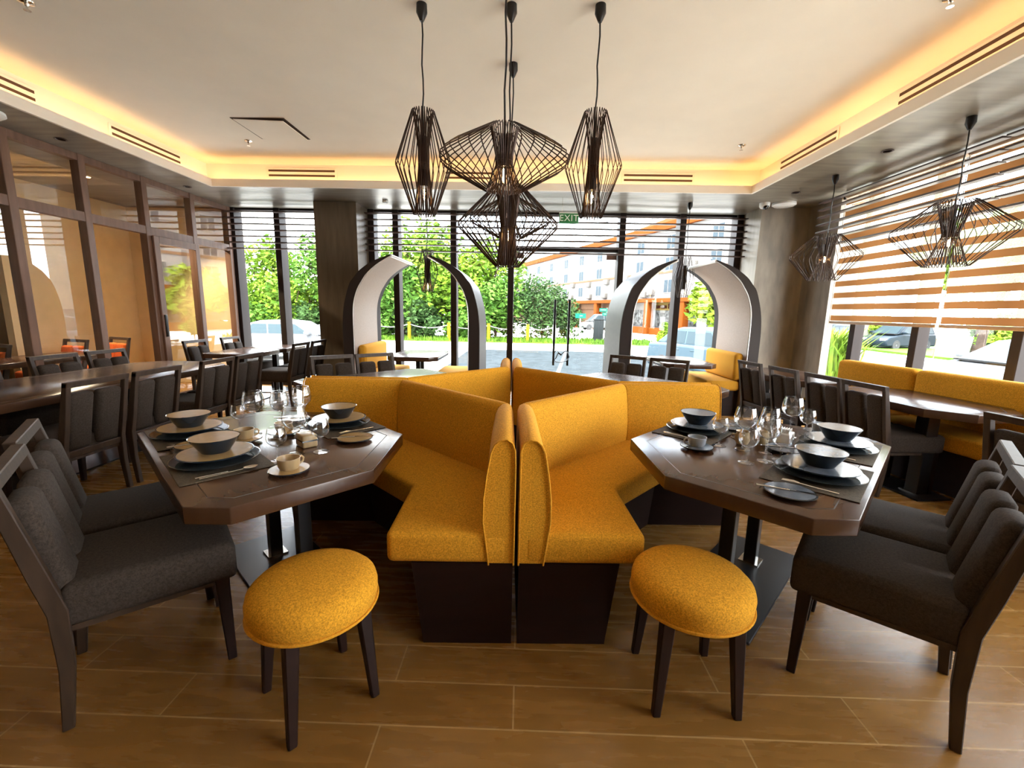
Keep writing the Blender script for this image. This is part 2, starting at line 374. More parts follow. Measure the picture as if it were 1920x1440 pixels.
G().box(-.215, 1.63, YB-.06, YB+.06, 2.40, 2.48).build('transom', K['alu'], wb)
# glass door
door = bpy.data.objects.new('door_1', None); COL.objects.link(door); door['kind'] = 'structure'
for x0, x1 in ((-.15, .655), (.665, 1.57)):
    G().quad((x0, YB-.03, .05), (x1, YB-.03, .05), (x1, YB-.03, 2.38), (x0, YB-.03, 2.38)).build('door_leaf', K['window'], door)
G().box(-.16, .0, YB-.05, YB-.01, 2.28, 2.38).build('patch_fitting', K['frame'], door)
G().box(1.40, 1.57, YB-.05, YB-.01, 2.28, 2.38).build('patch_fitting', K['frame'], door)
for x in (.555, .80):
    h = G().tube([(x, YB-.12, .47), (x, YB-.12, 1.60)], .021, 10).build('door_handle', K['black'], door, smooth=40)
    for z in (.68, 1.40): G().tube([(x, YB-.12, z), (x, YB-.03, z)], .012, 8).build('standoff', K['black'], h)
lk_ = thing('cable_lock', 'black cable lock looped between the two long door handles', 'lock', (0, 0, 0))
pts = [(.575, YB-.14, .70), (.60, YB-.16, .74), (.64, YB-.16, .71), (.60, YB-.15, .60), (.57, YB-.15, .57), (.60, YB-.15, .535), (.70, YB-.16, .53), (.79, YB-.15, .56), (.825, YB-.15, .62), (.80, YB-.16, .70), (.76, YB-.17, .735), (.71, YB-.17, .69), (.68, YB-.16, .66)]
G().tube(pts, .009, 6).build('cable', K['black'], lk_, smooth=60)
G().tube([(.63, YB-.165, .70), (.69, YB-.165, .655)], .017, 8).build('lock_body', K['black'], lk_, smooth=40)

# ------------------------------------------------------------------ right windows with blinds
RW = bpy.data.objects.new('window_3', None); COL.objects.link(RW); RW['kind'] = 'structure'
mys = [5.85, 4.93, 3.92, 2.90, 1.9, .9, -.1]
YW = -1.1  # unseen end of the window run, moved back to brighten the right foreground
for yy in mys: G().box(XR, XR+.13, yy-.045, yy+.045, 0, ZS).build('mullion', K['alu'], RW, bevel=.004, seg=1)
G().box(XR, XR+.16, YW, 6.35, 0, .10).build('sill', K['alu'], RW)
G().box(XR, XR+.16, YW, 6.35, ZS-.04, ZS).build('head_frame', K['alu'], RW)
ys = [6.35]+mys+[YW]
for a, b in zip(ys[:-1], ys[1:]):
    G().quad((XR+.1, a, .1), (XR+.1, b, .1), (XR+.1, b, ZS-.04), (XR+.1, a, ZS-.04)).build('pane', K['window'], RW)
for i in range(7):
    z = 2.93-.098*i
    for a, b in ((4.05, 6.35), (1.0, 4.02)):
        G().box(XR-.33, XR-.25, a, b, z-.009, z+.009).build('slat', K['slat'], RW, bevel=.003, seg=1)
struct(G().box(XR, XR+.2, YF, YW, 0, ZS).build('wall_right_near', K['wallb']))  # unseen wall added behind the viewpoint to darken the foreground
blab = ['orange and white striped roller blind beside the weathered pillar', 'orange and white striped roller blind behind the nearer hanging lamp', 'orange and white striped roller blind at the right edge of the view', 'orange and white striped roller blind nearest the viewpoint, mostly out of frame']
for i, (a, b) in enumerate(((4.55, 6.12), (3.62, 4.53), (2.62, 3.60), (1.6, 2.6))):
    t = thing('roller_blind', blab[i], 'blind', (XR-.12, (a+b)/2, 0), 0, 'striped blinds on the right windows')
    w = (b-a)/2-.012
    G().add([(0, -w, 1.34), (0, w, 1.34), (0, w, 2.96), (0, -w, 2.96)], [(0, 1, 2, 3)]).build('fabric', K['blind'], t)
    G().box(-.012, .012, -w, w, 1.31, 1.345).build('bottom_rail', K['rail'], t, bevel=.006)
    G().tube([(0, -w, 2.97), (0, w, 2.97)], .035, 12).build('roller', K['rail'], t, smooth=40)
    G().tube([(-.02, w-.01, 2.95), (-.02, w-.012, 1.0)], .004, 5).build('pull_chain', K['plastic'], t)

# ------------------------------------------------------------------ glass partition on the left
PT = bpy.data.objects.new('wall_partition', None); COL.objects.link(PT); PT['kind'] = 'structure'
pys = [7.48, 6.67, 5.84, 5.04, 4.30, 3.5, 2.7]
for yy in pys: G().box(XL-.05, XL+.05, yy-.04, yy+.04, 0, ZS).build('mullion', K['frame'], PT, bevel=.004, seg=1)
G().box(XL-.044, XL+.044, 1.0, 7.55, ZS-.075, ZS-.002).build('top_rail', K['frame'], PT)
G().box(XL-.044, XL+.044, 1.0, 7.55, 2.30, 2.40).build('transom', K['frame'], PT)
G().box(XL-.05, XL+.05, 1.0, 5.04, 0, .10).build('bottom_rail', K['frame'], PT)
G().box(XL-.05, XL+.05, 5.84, 7.5, 0, .06).build('bottom_rail', K['frame'], PT)
for a, b in zip(pys[:-1], pys[1:]):
    G().quad((XL, a-.04, 2.40), (XL, b+.04, 2.40), (XL, b+.04, ZS-.075), (XL, a-.04, ZS-.075)).build('pane', K['pane'], PT)
    if b != 5.04:
        G().quad((XL, a-.04, .06), (XL, b+.04, .06), (XL, b+.04, 2.30), (XL, a-.04, 2.30)).build('pane', K['pane'], PT)
G().quad((XL, 2.7, .1), (XL, 1.0, .1), (XL, 1.0, ZS), (XL, 2.7, ZS)).build('pane', K['pane'], PT)
SDR = bpy.data.objects.new('door_2', None); COL.objects.link(SDR); SDR['kind'] = 'structure'
G().box(XL+.055, XL+.085, 5.86, 5.95, .02, 2.29).build('door_stile', K['frame'], SDR, bevel=.004, seg=1)
G().box(XL+.055, XL+.085, 6.60, 6.68, .02, 2.29).build('door_stile', K['frame'], SDR, bevel=.004, seg=1)
G().box(XL+.055, XL+.085, 5.95, 6.60, 2.20, 2.29).build('door_rail', K['frame'], SDR)
G().box(XL+.055, XL+.085, 5.95, 6.60, .02, .14).build('door_rail', K['frame'], SDR)
G().quad((XL+.07, 5.95, .14), (XL+.07, 6.60, .14), (XL+.07, 6.60, 2.20), (XL+.07, 5.95, 2.20)).build('pane', K['pane'], SDR)
G().box(XL+.085, XL+.10, 5.885, 5.925, .95, 1.25).build('door_handle', K['black'], SDR, bevel=.004)

# ------------------------------------------------------------------ ceiling fittings
def vent(c, L, face, label):
    t = thing('air_vent', label, 'vent', c, {'b': 0, 'l': PI/2, 'r': -PI/2}[face], 'slot vents in the ceiling cove')
    G().box(-L/2-.03, L/2+.03, -.006, 0, -.07, .07).build('frame', K['white'], t, bevel=.003, seg=1)
    for z in (-.032, .032): G().box(-L/2, L/2, -.008, -.001, z-.013, z+.013).build('slot', K['slot'], t)
vy = OY1+CO-.002
for x0, x1, lab in ((-3.62, -2.68, 'two-slot air vent in the cove above the pillar on the left'), (-1.12, -.18, 'two-slot air vent in the cove behind the hanging lamps'), (1.36, 2.30, 'two-slot air vent in the cove above the exit sign')):
    vent(((x0+x1)/2, vy, 3.245), x1-x0, 'b', lab)
vent((OX0-CO+.002, 5.45, 3.245), .95, 'l', 'two-slot air vent in the left cove near the ceiling hatch')
vent((OX0-CO+.002, 3.75, 3.245), .95, 'l', 'two-slot air vent in the left cove at the edge of the view')
vent((OX1+CO-.002, 5.42, 3.265), .98, 'r', 'shorter-looking two-slot air vent in the right cove near the back corner')
vent((OX1+CO-.002, 3.55, 3.265), 1.25, 'r', 'long two-slot air vent in the right cove nearest the viewpoint')
t = thing('ceiling_hatch', 'slightly open white access hatch in the ceiling', 'hatch', (-2.86, 5.2, ZC))
G().box(-.29, .29, -.29, .29, -.004, -.0005).build('frame', K['slot'], t)
G().hexa([(-.27, -.27, -.012), (.27, -.27, -.030), (.27, .27, -.022), (-.27, .27, -.010)], [(-.27, -.27, -.006), (.27, -.27, -.022), (.27, .27, -.014), (-.27, .27, -.006)]).build('panel', K['ceil'], t)
spr = None
for (x, y), lab in (((-3.36, 5.56), 'ceiling sprinkler beside the access hatch'), ((2.52, 5.52), 'ceiling sprinkler near the right back corner of the cove'), ((-3.34, 3.17), 'ceiling sprinkler at the top left of the view'), ((2.60, 3.09), 'ceiling sprinkler over the right dining tables')):
    if not spr:
        spr = thing('sprinkler', lab, 'sprinkler', (x, y, ZC), 0, 'ceiling sprinklers')
        G().lathe([(.045, 0), (.042, -.008), (.018, -.016), (.012, -.03)], 14).build('escutcheon', K['chrome'], spr, smooth=40)
        G().lathe([(.006, -.03), (.006, -.05), (.020, -.052), (.020, -.056), (.0, -.056)], 12).build('deflector', K['chrome'], spr, smooth=40)
    else: dup(spr, (x, y, ZC), None, lab)
dl = None
for (x, y), lab in (((-4.70, 4.60), 'small recessed downlight in the dark soffit over the left chairs'), ((-4.72, 6.30), 'small recessed downlight in the dark soffit near the left back corner'),
                    ((3.55, 4.66), 'square recessed downlight in the soffit between the two right hanging lamps'), ((3.60, 6.18), 'small recessed downlight in the soffit near the camera dome'),
                    ((-5.75, 6.7), 'lit downlight inside the private room, farther one'), ((-5.75, 5.9), 'lit downlight inside the private room, nearer one')):
    lit = x < -5
    t = thing('downlight', lab, 'downlight', (x, y, ZS))
    G().lathe([(.05, -.001), (.055, -.006), (.042, -.008), (.036, -.002)], 18).build('trim_ring', K['slat'], t, smooth=40)
    G().lathe([(.036, -.003), (.0, -.003)], 18).build('lamp', K['down'] if lit else K['chrome'], t)
    if lit:
        ld = bpy.data.lights.new('spot', 'SPOT'); ld.energy = 120; ld.color = (1, .80, .55); ld.spot_size = R(95); ld.spot_blend = .5; ld.shadow_soft_size = .04
        lo = bpy.data.objects.new('spot', ld); COL.objects.link(lo); lo.location = (x-.2, y, ZS-.03); lo.rotation_euler = (0, R(-25), 0)
t = thing('ceiling_detector', 'small square detector on the soffit beside the left pillar', 'detector', (-2.14, 6.93, ZS))
G().box(-.035, .035, -.035, .035, -.03, 0).build('body', K['plastic'], t, bevel=.004); G().box(-.03, .03, -.03, .03, -.035, -.03).build('sensor', K['slat'], t)
t = thing('exit_sign', 'green EXIT sign hanging from the soffit above the glass door', 'sign', (.64, 6.6, 0))
G().box(-.14, .14, -.015, .015, 2.665, 2.80).build('panel', K['green'], t, bevel=.003)
G().box(-.14, .14, -.02, .02, 2.80, 2.815).build('bracket', K['plastic'], t)
for x in (-.1, .1): G().tube([(x, 0, 2.81), (x, 0, ZS)], .005, 6).build('hanger', K['chrome'], t)
def text(body, size, m, parent, loc, rot, ext=.002, name='lettering', ax='CENTER', sp=1.0):
    c = bpy.data.curves.new(name, 'FONT'); c.body = body; c.size = size; c.extrude = ext; c.align_x = ax; c.align_y = 'CENTER'
    c.space_character = sp
    q = bpy.data.objects.new(name, c); COL.objects.link(q)
    me = bpy.data.meshes.new_from_object(q.evaluated_get(bpy.context.evaluated_depsgraph_get()))
    bpy.data.objects.remove(q); me.materials.clear(); me.materials.append(m); me.name = name
    o = bpy.data.objects.new(name, me); COL.objects.link(o); o.parent = parent; o.location = loc; o.rotation_euler = rot
    return o
text('EXIT', .125, K['letter'], t, (0, -.018, 2.732), (PI/2, 0, 0), sp=1.1)
# camera dome and access points
t = thing('security_camera', 'white dome security camera on the soffit by the weathered pillar', 'camera', (3.50, 6.75, ZS))
G().lathe([(.07, 0), (.07, -.05), (.05, -.075), (.0, -.075)], 20).build('housing', K['plastic'], t, smooth=40)
G().lathe([(.0, -.05), (.03, -.04), (.042, -.012), (.045, .0)], 18, c=(0, -.03, -.05)).build('lens', K['lens'], t, smooth=60)
t = thing('wireless_access_point', 'white oval access point on the soffit beside the dome camera', 'access point', (3.78, 6.75, ZS))
G().lathe([(.155, 0), (.158, -.025), (.13, -.045), (.0, -.048)], 28).build('housing', K['plastic'], t, smooth=50)
dup(t, (-4.72, 3.95, ZS), None, 'white round access point on the soffit at the left edge of the view')

# ------------------------------------------------------------------ arched booth panels
PIN = [(.785, 0), (.785, .9), (.785, 1.27), (.768, 1.47), (.715, 1.64), (.645, 1.76), (.57, 1.86), (.42, 1.985), (.25, 2.085)]
POU = [(.935, 0), (.935, .9), (.930, 1.22), (.90, 1.45), (.825, 1.70), (.755, 1.80), (.665, 1.90), (.49, 2.015), (.25, 2.105)]
YA, YR = 5.9, 7.02
def smooth_curve(P, n=5):
    out = []
    for i in range(len(P)-1):
        p0 = Vector(P[max(i-1, 0)]); p1 = Vector(P[i]); p2 = Vector(P[i+1]); p3 = Vector(P[min(i+2, len(P)-1)])
        for k in range(n):
            t = k/n
            out.append(.5*((2*p1)+(p2-p0)*t+(2*p0-5*p1+4*p2-p3)*t*t+(3*p1-p0-3*p2+p3)*t**3))
    out.append(Vector(P[-1])); return out
def arch_half(sgn, cx, label):
    t = thing('arch_panel', label, 'arch panel', (cx+sgn*.86, (YA+YR)/2, 0), 0, 'curved panels of the arched booths')
    I, O = smooth_curve(PIN), smooth_curve(POU)
    I = [Vector((max(0, p[0]), p[1])) for p in I]
    off = Vector((.86, 0)); hy = (YR-YA)/2
    X = lambda p, d=0: sgn*(p[0]-.86)
    g = G()
    rings = []
    for a, b in zip(I, O): rings.append([(X(a), -hy, a[1]), (X(b), -hy, b[1]), (X(b), hy, b[1]), (X(a), hy, a[1])])
    g.loft(rings); g.build('shell', K['alu'], t, smooth=30)
    def skin(C, other, y0, y1, dd, m, nm):
        g = G(); rings = []
        for a, b in zip(C, other):
            d = (a-b); L = max(d.length, 1e-3); d = d/L*dd if L > .012 else Vector((0, .001 if dd < 0 else -.001))
            p = a+d
            rings.append([(X(a), y0, a[1]), (X(p), y0, p[1]), (X(p), y1, p[1]), (X(a), y1, a[1])])
        g.loft(rings); g.build(nm, m, t, smooth=30)
    skin(I, O, -hy+.012, hy-.16, .006, K['taupe'], 'lining')
    skin(O, I, -hy+.012, hy-.005, .006, K['taupe2'], 'outer_skin')
    g = G()
    g.tube([(X(a), -hy-.002, a[1]) for a in I], .006, 6); g.build('edge_trim', K['trimlight'], t, smooth=40)
    tp = I[-1]
    G().box(sgn*(tp[0]-.86)-.012, sgn*(tp[0]-.86)+.012, -hy, hy, tp[1]-.012, tp[1]+.024).build('end_cap', K['trimlight'], t, bevel=.003)
    return t
arch_half(-1, -1.52, 'curved taupe-lined arch panel leaning over the bench beside the dark pillar')
arch_half(1, -1.52, 'dark curved arch panel on the right side of the left booth, facing the entrance')
arch_half(-1, 2.265, 'grey curved arch panel on the left side of the right booth, near the entrance')
arch_half(1, 2.265, 'curved taupe-lined arch panel over the bench beside the weathered pillar')

# ------------------------------------------------------------------ booth benches
def booth_bench(label, loc, rz, L=.98, back=True):
    t = thing('booth_bench', label, 'bench', loc, rz, 'yellow benches inside the arched booths')   # back towards -x, sits facing +x
    G().box(0, .42, -L/2+.04, L/2-.04, 0, .36).build('plinth', K['plinth'], t)
    G().box(.0, .47, -L/2, L/2, .36, .50).build('seat', K['yellow_pale'], t, bevel=.035, seg=3)
    if back: G().box(-.02, .10, -L/2, L/2, .50, .885).build('backrest', K['yellow_pale'], t, bevel=.05, seg=4)
    return t
booth_bench('small yellow bench with backrest inside the left arch beside the dark pillar', (-2.275, 6.46, 0), 0, .98)
booth_bench('small backless yellow bench on the right side of the left arch', (-.785, 6.46, 0), PI, .98, back=False)
booth_bench('small yellow bench with backrest inside the right arch beside the weathered pillar', (3.02, 6.44, 0), PI, .98)

# ------------------------------------------------------------------ tables
def octagon(L, W, c_out, c_in):
    return [(-L/2+c_out, -W/2), (L/2-c_out, -W/2), (L/2, -W/2+c_out), (L/2, W/2-c_in), (L/2-c_in, W/2), (-L/2+c_in, W/2), (-L/2, W/2-c_in), (-L/2, -W/2+c_out)]
def inset(P, d):
    n = len(P); out = []
    for i in range(n):
        a, b, c = Vector(P[i-1]), Vector(P[i]), Vector(P[(i+1) % n])
        e1 = (b-a).normalized(); e2 = (c-b).normalized(); n1 = Vector((-e1.y, e1.x)); n2 = Vector((-e2.y, e2.x))
        k = (n1+n2); k = k/(1+n1.dot(n2)); out.append(tuple(b+k*d))
    return out
def octa_table(label, loc, rz, L, W, co, ci, H=.735, plate=(.95, .40), cols=((-.225, 0), (.225, 0)), group=None, cw=.062, by=0.0):
    t = thing('dining_table', label, 'table', loc, rz, group)
    P = octagon(L, W, co, ci)
    top = G().prism(P, H-.062, H).build('tabletop', K['top'], t, bevel=.004, seg=2)
    A, B = inset(P, .075), inset(P, .079)
    g = G(); n = len(P)
    for i in range(n):
        j = (i+1) % n
        g.hexa([(*A[i], H-.0005), (*A[j], H-.0005), (*B[j], H-.0005), (*B[i], H-.0005)], [(*A[i], H+.0006), (*A[j], H+.0006), (*B[j], H+.0006), (*B[i], H+.0006)])
    g.build('inlay_line', K['inlay'], top)
    G().box(-plate[0]/2, plate[0]/2, by-plate[1]/2, by+plate[1]/2, 0, .014).build('base_plate', K['bmetal'], t, bevel=.003, seg=1)
    for x, y in cols:
        y += by
        c = G().box(x-cw/2, x+cw/2, y-cw/2, y+cw/2, .014, H-.062).build('column', K['bmetal'], t, bevel=.004, seg=1)
        G().box(x-cw/2-.02, x+cw/2+.02, y-cw/2-.02, y+cw/2+.02, .014, .022).build('column_foot', K['chrome'], c)
    G().box(-plate[0]*.38, plate[0]*.38, by-.05, by+.05, H-.075, H-.062).build('top_bracket', K['bmetal'], t)
    return t
GT = 'octagonal tables around the star banquette'
A_SW, A_SE = R(-42.6), R(46.6)
octa_table('dark octagonal table laid with cream crockery, in front of the star banquette', (-1.21, 2.085, 0), A_SW, 1.40, 1.0, .11, .37, group=GT)
octa_table('dark octagonal table laid with navy crockery, in front of the star banquette', (1.185, 2.145, 0), A_SE, 1.40, 1.0, .11, .37, group=GT)
octa_table('bare octagonal table behind the star banquette, before the left arch', (-1.285, 4.03, 0), A_SE+PI, 1.40, 1.0, .11, .37, group=GT)
octa_table('bare octagonal table behind the star banquette, before the right arch', (1.10, 4.06, 0), A_SW+PI, 1.40, 1.0, .11, .37, group=GT)
octa_table('long dark table with chairs on both sides along the glass partition', (-3.88, 3.28, 0), PI/2, 3.45, 1.05, .22, .22, plate=(2.2, .5), cols=((-.9, 0), (.9, 0)), cw=.09)
octa_table('small dark table near the left corner window, in front', (-4.10, 6.24, 0), PI/2, .86, .72, .09, .09, plate=(.5, .45), cols=((0, 0),), cw=.08)
octa_table('small dark table against the left corner window, behind the other one', (-4.10, 7.08, 0), PI/2, .78, .72, .09, .09, plate=(.5, .45), cols=((0, 0),), cw=.08)
octa_table('dark chamfered table inside the left arch', (-1.54, 6.50, 0), PI/2, 1.12, .72, .11, .11, plate=(.55, .40), cols=((-.12, 0), (.12, 0)))
octa_table('dark chamfered table inside the right arch', (2.30, 6.36, 0), PI/2, 1.10, .72, .11, .11, plate=(.55, .40), cols=((-.12, 0), (.12, 0)))
RA = R(7)
octa_table('dark octagonal table by the long yellow bench, nearer one', (3.34, 3.66, 0), PI/2+RA, 1.20, .76, .20, .20, plate=(.80, .30), cols=((-.25, 0), (.25, 0)), cw=.10, by=.15)
octa_table('dark octagonal table by the long yellow bench, farther one', (3.13, 5.02, 0), PI/2+RA, 1.20, .76, .20, .20, plate=(.80, .30), cols=((-.25, 0), (.25, 0)), cw=.10, by=.15)

# ------------------------------------------------------------------ long bench on the right
t = thing('long_bench', 'long yellow upholstered bench under the striped blinds', 'bench', (3.62, 4.95, 0), RA, None)
# local: back along +x side, bench runs towards -y, sits facing -x
L0 = 0
for i, L in enumerate((.86, 1.25, 1.25, 1.25)):
    y1 = -L0; y0 = -(L0+L)+.004
    G().box(-.43, .0, y0, y1, .36, .50).build('seat', K['yellow'], t, bevel=.035, seg=3)
    G().box(-.05, .10, y0, y1, .46, .93).build('backrest', K['yellow'], t, bevel=.045, seg=4)
    L0 += L
G().box(-.36, .08, -L0+.02, -.02, 0, .36).build('plinth', K['plinth'], t)

# ------------------------------------------------------------------ star banquette
CS = Vector((-.055, 3.08)); RS, DS, AS = 1.46, .755, R(2)
def off(s, D=DS, Rr=RS):
    e = s*(2**.5-1)
    return [(-s, -Rr), (-s, -D-e), (-D-e, -s), (-Rr, -s)]
def banquette(label, k):
    t = thing('corner_banquette', label, 'banquette', (CS.x, CS.y, 0), AS+k*PI/2, 'four mustard banquettes set back to back as a star')
    a, b = off(.03), off(.53)
    g = G()
    poly = a+b[::-1]
    seat = G().prism([(x, y) for x, y in poly], .372, .508).build('seat', K['yellow'], t, bevel=.028, seg=4)
    a2, b2, b3 = off(.012, DS, RS-.012), off(.43, DS, RS-.012), off(.385, DS, RS-.012)
    g = G(); lo = a2+b3[::-1]; hi = a2+b2[::-1]
    g.loft([[(x, y, 0) for x, y in lo], [(x, y, .372) for x, y in hi]]); g.build('plinth', K['plinth'], t)
    prof = [(.010, .374), (.010, .80), (.012, .86), (.022, .89), (.045, .905), (.072, .900), (.093, .882), (.106, .85), (.122, .76), (.134, .66), (.136, .56), (.128, .50), (.112, .374)]
    for i in range(3):
        r0 = [(*off(s)[i], z) for s, z in prof]; r1 = [(*off(s)[i+1], z) for s, z in prof]
        r0 = [Vector(p) for p in r0]; r1 = [Vector(p) for p in r1]
        rings = []
        sh = .008
        for k2 in range(6):
            f = [.003, .02, .3, .7, .98, .997][k2]; sc = [.985, 1, 1, 1, 1, .985][k2]
            ring = [p.lerp(q, f) for p, q in zip(r0, r1)]
            c = sum(ring, Vector())/len(ring)
            rings.append([c+(p-c)*sc for p in ring])
        G().loft(rings).build('backrest', K['yellow'], t, smooth=50)
    # piping along the front end of the arm
    for i in (0, 3):
        pts = [(*off(s)[i], z) for s, z in prof]
        d = Vector((0, -.004, 0)) if i == 0 else Vector((-.004, 0, 0))
        G().tube([Vector(p)+d for p in pts], .004, 6).build('piping', K['piping'], t, smooth=60)
    return t
banquette('mustard banquette of the star, front left one facing the cream-laid table', 0)
banquette('mustard banquette of the star, front right one facing the navy-laid table', 1)
banquette('mustard banquette of the star, back right one facing the right arch', 2)
banquette('mustard banquette of the star, back left one facing the left arch', 3)

# ------------------------------------------------------------------ stools
def stool(label, loc, rz, fr):
    t = thing('round_stool', label, 'stool', loc, rz, 'round mustard stools in front of the laid tables')
    rr = .212
    prof = [(0, .372), (rr-.02, .372), (rr-.004, .376), (rr, .392), (rr+.002, .425), (rr-.004, .448), (rr-.022, .466), (rr-.06, .478), (rr-.12, .486), (0, .489)]
    seat = G().lathe(prof, 48).build('seat', K['yellow'], t, smooth=60)
    ring = [(rr*math.cos(2*PI*k/48), rr*math.sin(2*PI*k/48), .376) for k in range(48)]
    G().tube(ring, .0055, 6, closed=True).build('piping', K['piping'], seat, smooth=60)
    G().lathe([(0, .335), (.155, .335), (.155, .372), (0, .372)], 32).build('apron', K['legwood'], t, smooth=40)
    for sx in (-1, 1):
        for sy in (-1, 1):
            G().taper((sx*fr, sy*fr, 0), (sx*.118, sy*.118, .372), .028, .028, .046, .046).build('leg', K['legwood'], t, bevel=.004, seg=1)
    return t
stool('round mustard stool in front of the cream-laid table', (-.71, 1.36, 0), R(45), .142)
stool('round mustard stool in front of the navy-laid table', (.645, 1.465, 0), 0, .142)

# ------------------------------------------------------------------ chairs
def make_chair(fab, label, group):
    t = thing('dining_chair', label, 'chair', (0, 0, 0), 0, group)
    w = .225
    W_ = K['chairwood']
    for s in (-1, 1):
        G().taper((s*(w-.025), .240, 0), (s*(w-.028), .230, .365), .030, .030, .044, .048).build('leg', K['legwood'], t, bevel=.003, seg=1)
        pts = [(s*(w-.017), -.225, 0, .030), (s*(w-.017), -.205, .22, .040), (s*(w-.017), -.205, .42, .050), (s*(w-.017), -.235, .56, .048), (s*(w-.017), -.300, .88, .034)]
        rings = [[(x-.017, y-d/2, z), (x+.017, y-d/2, z), (x+.017, y+d/2, z), (x-.017, y+d/2, z)] for x, y, z, d in pts]
        G().loft(rings).build('leg', W_, t, bevel=.003, seg=1)
    def back(x0, x1, z0, z1, d0, d1, m, nm, bev, seg):
        yy = lambda z: -.235-(z-.56)/.32*.065
        return G().hexa([(x0, yy(z0)+d0, z0), (x1, yy(z0)+d0, z0), (x1, yy(z0)+d1, z0), (x0, yy(z0)+d1, z0)], [(x0, yy(z1)+d0, z1), (x1, yy(z1)+d0, z1), (x1, yy(z1)+d1, z1), (x0, yy(z1)+d1, z1)]).build(nm, m, t, bevel=bev, seg=seg)
    back(-w, w, .848, .886, -.020, .018, W_, 'top_rail', .003, 1)
    back(-w+.03, w-.03, .36, .405, -.018, .016, W_, 'lower_rail', .003, 1)
    for s in (-1, 1):
        x0, x1 = sorted((s*.016, s*(w-.036)))
        back(x0, x1, .405, .80, -.012, .060, fab, 'back_pad', .028, 3)
    P = [(-w+.012, -.20), (w-.012, -.20), (w+.006, .282), (-w-.006, .282)]
    G().loft([[(x, y, .352) for x, y in P], [(x*1.0, y, .40) for x, y in P], [(x, y*1.0, .475) for x, y in P], [(x*.93, y*.94, .500) for x, y in P]]).build('seat', fab, t, bevel=.022, seg=3)
    G().box(-w+.02, w-.02, -.20, .245, .335, .355).build('seat_frame', W_, t)
    return t
CH = None
def chair(x, y, ang, label, group):
    global CH
    if CH is None:
        CH = make_chair(K['grey'], label, group); CH.location = (x, y, 0); CH.rotation_euler = (0, 0, ang); return CH
    return dup(CH, (x, y, 0), ang, label, group)
def face(dx, dy): return math.atan2(dy, dx)-PI/2
g1 = 'charcoal chairs at the laid octagonal tables'
chair(-1.45, 1.50, face(.75, .66), 'charcoal chair closest to the viewpoint at the cream-laid table', g1)
chair(-1.79, 1.845, face(.75, .66), 'second charcoal chair at the cream-laid table, half hidden by the nearer one', g1)
chair(1.42, 1.545, face(-.78, .64), 'charcoal chair closest to the viewpoint at the navy-laid table', g1)
chair(1.74, 1.90, face(-.74, .67), 'second charcoal chair at the navy-laid table, half hidden by the nearer one', g1)
g2 = 'charcoal chairs along the long table'
for y, lab in ((2.885, 'charcoal chair seen from behind at the long table, nearest of its row'), (3.39, 'charcoal chair seen from behind at the long table, second from the viewpoint'),
               (4.085, 'charcoal chair seen from behind at the long table, third from the viewpoint'), (4.58, 'charcoal chair seen from behind at the long table, farthest of its row')):
    chair(-3.23, y, PI/2, lab, g2)
for y, lab in ((4.66, 'charcoal chair between long table and glass partition, farthest of its row'), (4.12, 'charcoal chair between long table and glass partition, middle of its row'), (3.42, 'charcoal chair between long table and glass partition, cut by the left edge')):
    chair(-4.30, y, -PI/2, lab, g2)
g3 = 'charcoal chairs at the small tables by the corner window'
chair(-4.49, 6.22, -PI/2, 'charcoal chair by the sliding door at the corner window tables', g3)
chair(-4.49, 7.0, -PI/2, 'charcoal chair in the left back corner against the window', g3)
chair(-3.47, 6.15, PI/2, 'charcoal chair seen from the side before the dark pillar, nearer one', g3)
chair(-3.47, 6.70, PI/2, 'charcoal chair tucked behind another beside the dark pillar', g3)
g4 = 'charcoal chairs behind the star banquette'
chair(-1.85, 4.38, face(.66, -.75), 'charcoal chair behind the star banquette in front of the dark pillar', g4)
chair(-1.49, 4.68, face(.66, -.75), 'charcoal chair behind the star banquette in front of the yellow booth bench', g4)
chair(1.13, 5.02, face(-.55, -.83), 'charcoal chair behind the star banquette in front of the grey arch foot', g4)
chair(1.525, 4.75, face(-.60, -.80), 'charcoal chair behind the star banquette in front of the right arch table', g4)
g5 = 'charcoal chairs facing the long yellow bench'
fd = (math.cos(RA), math.sin(RA)); fa = RA-PI/2
for (x, y), lab in (((2.51, 4.75), 'charcoal chair facing the long yellow bench, farthest of the row'), ((2.575, 4.25), 'charcoal chair facing the long yellow bench, third from the viewpoint'),
                    ((2.634, 3.774), 'charcoal chair facing the long yellow bench, second from the viewpoint'), ((2.684, 3.376), 'charcoal chair facing the long yellow bench, nearest whole one')):
    o = chair(x*1.03+fd[0]*.28, y*1.03+fd[1]*.28, fa, lab, g5); o.scale = (.87, 1, 1)
chair(2.98, 2.28, fa, 'charcoal chair facing the long yellow bench, cut by the right edge', g5)
RC = make_chair(K['rust'], 'rust-red backed chair behind the glass partition, left one', 'rust-backed chairs in the private room')
RC.location = (-6.3, 5.62, 0); RC.rotation_euler = (0, 0, PI*.93)
dup(RC, (-6.2, 6.16, 0), PI*.9, 'rust-red backed chair behind the glass partition, right one')
dup(RC, (-6.35, 4.75, 0), PI*.9, 'rust-red backed chair behind the glass partition, far left one')
octa_table('dark table behind the glass partition in the private room', (-5.85, 4.95, 0), PI/2, 1.5, .7, .05, .05, plate=(.8, .4), cols=((0, 0),), cw=.08)

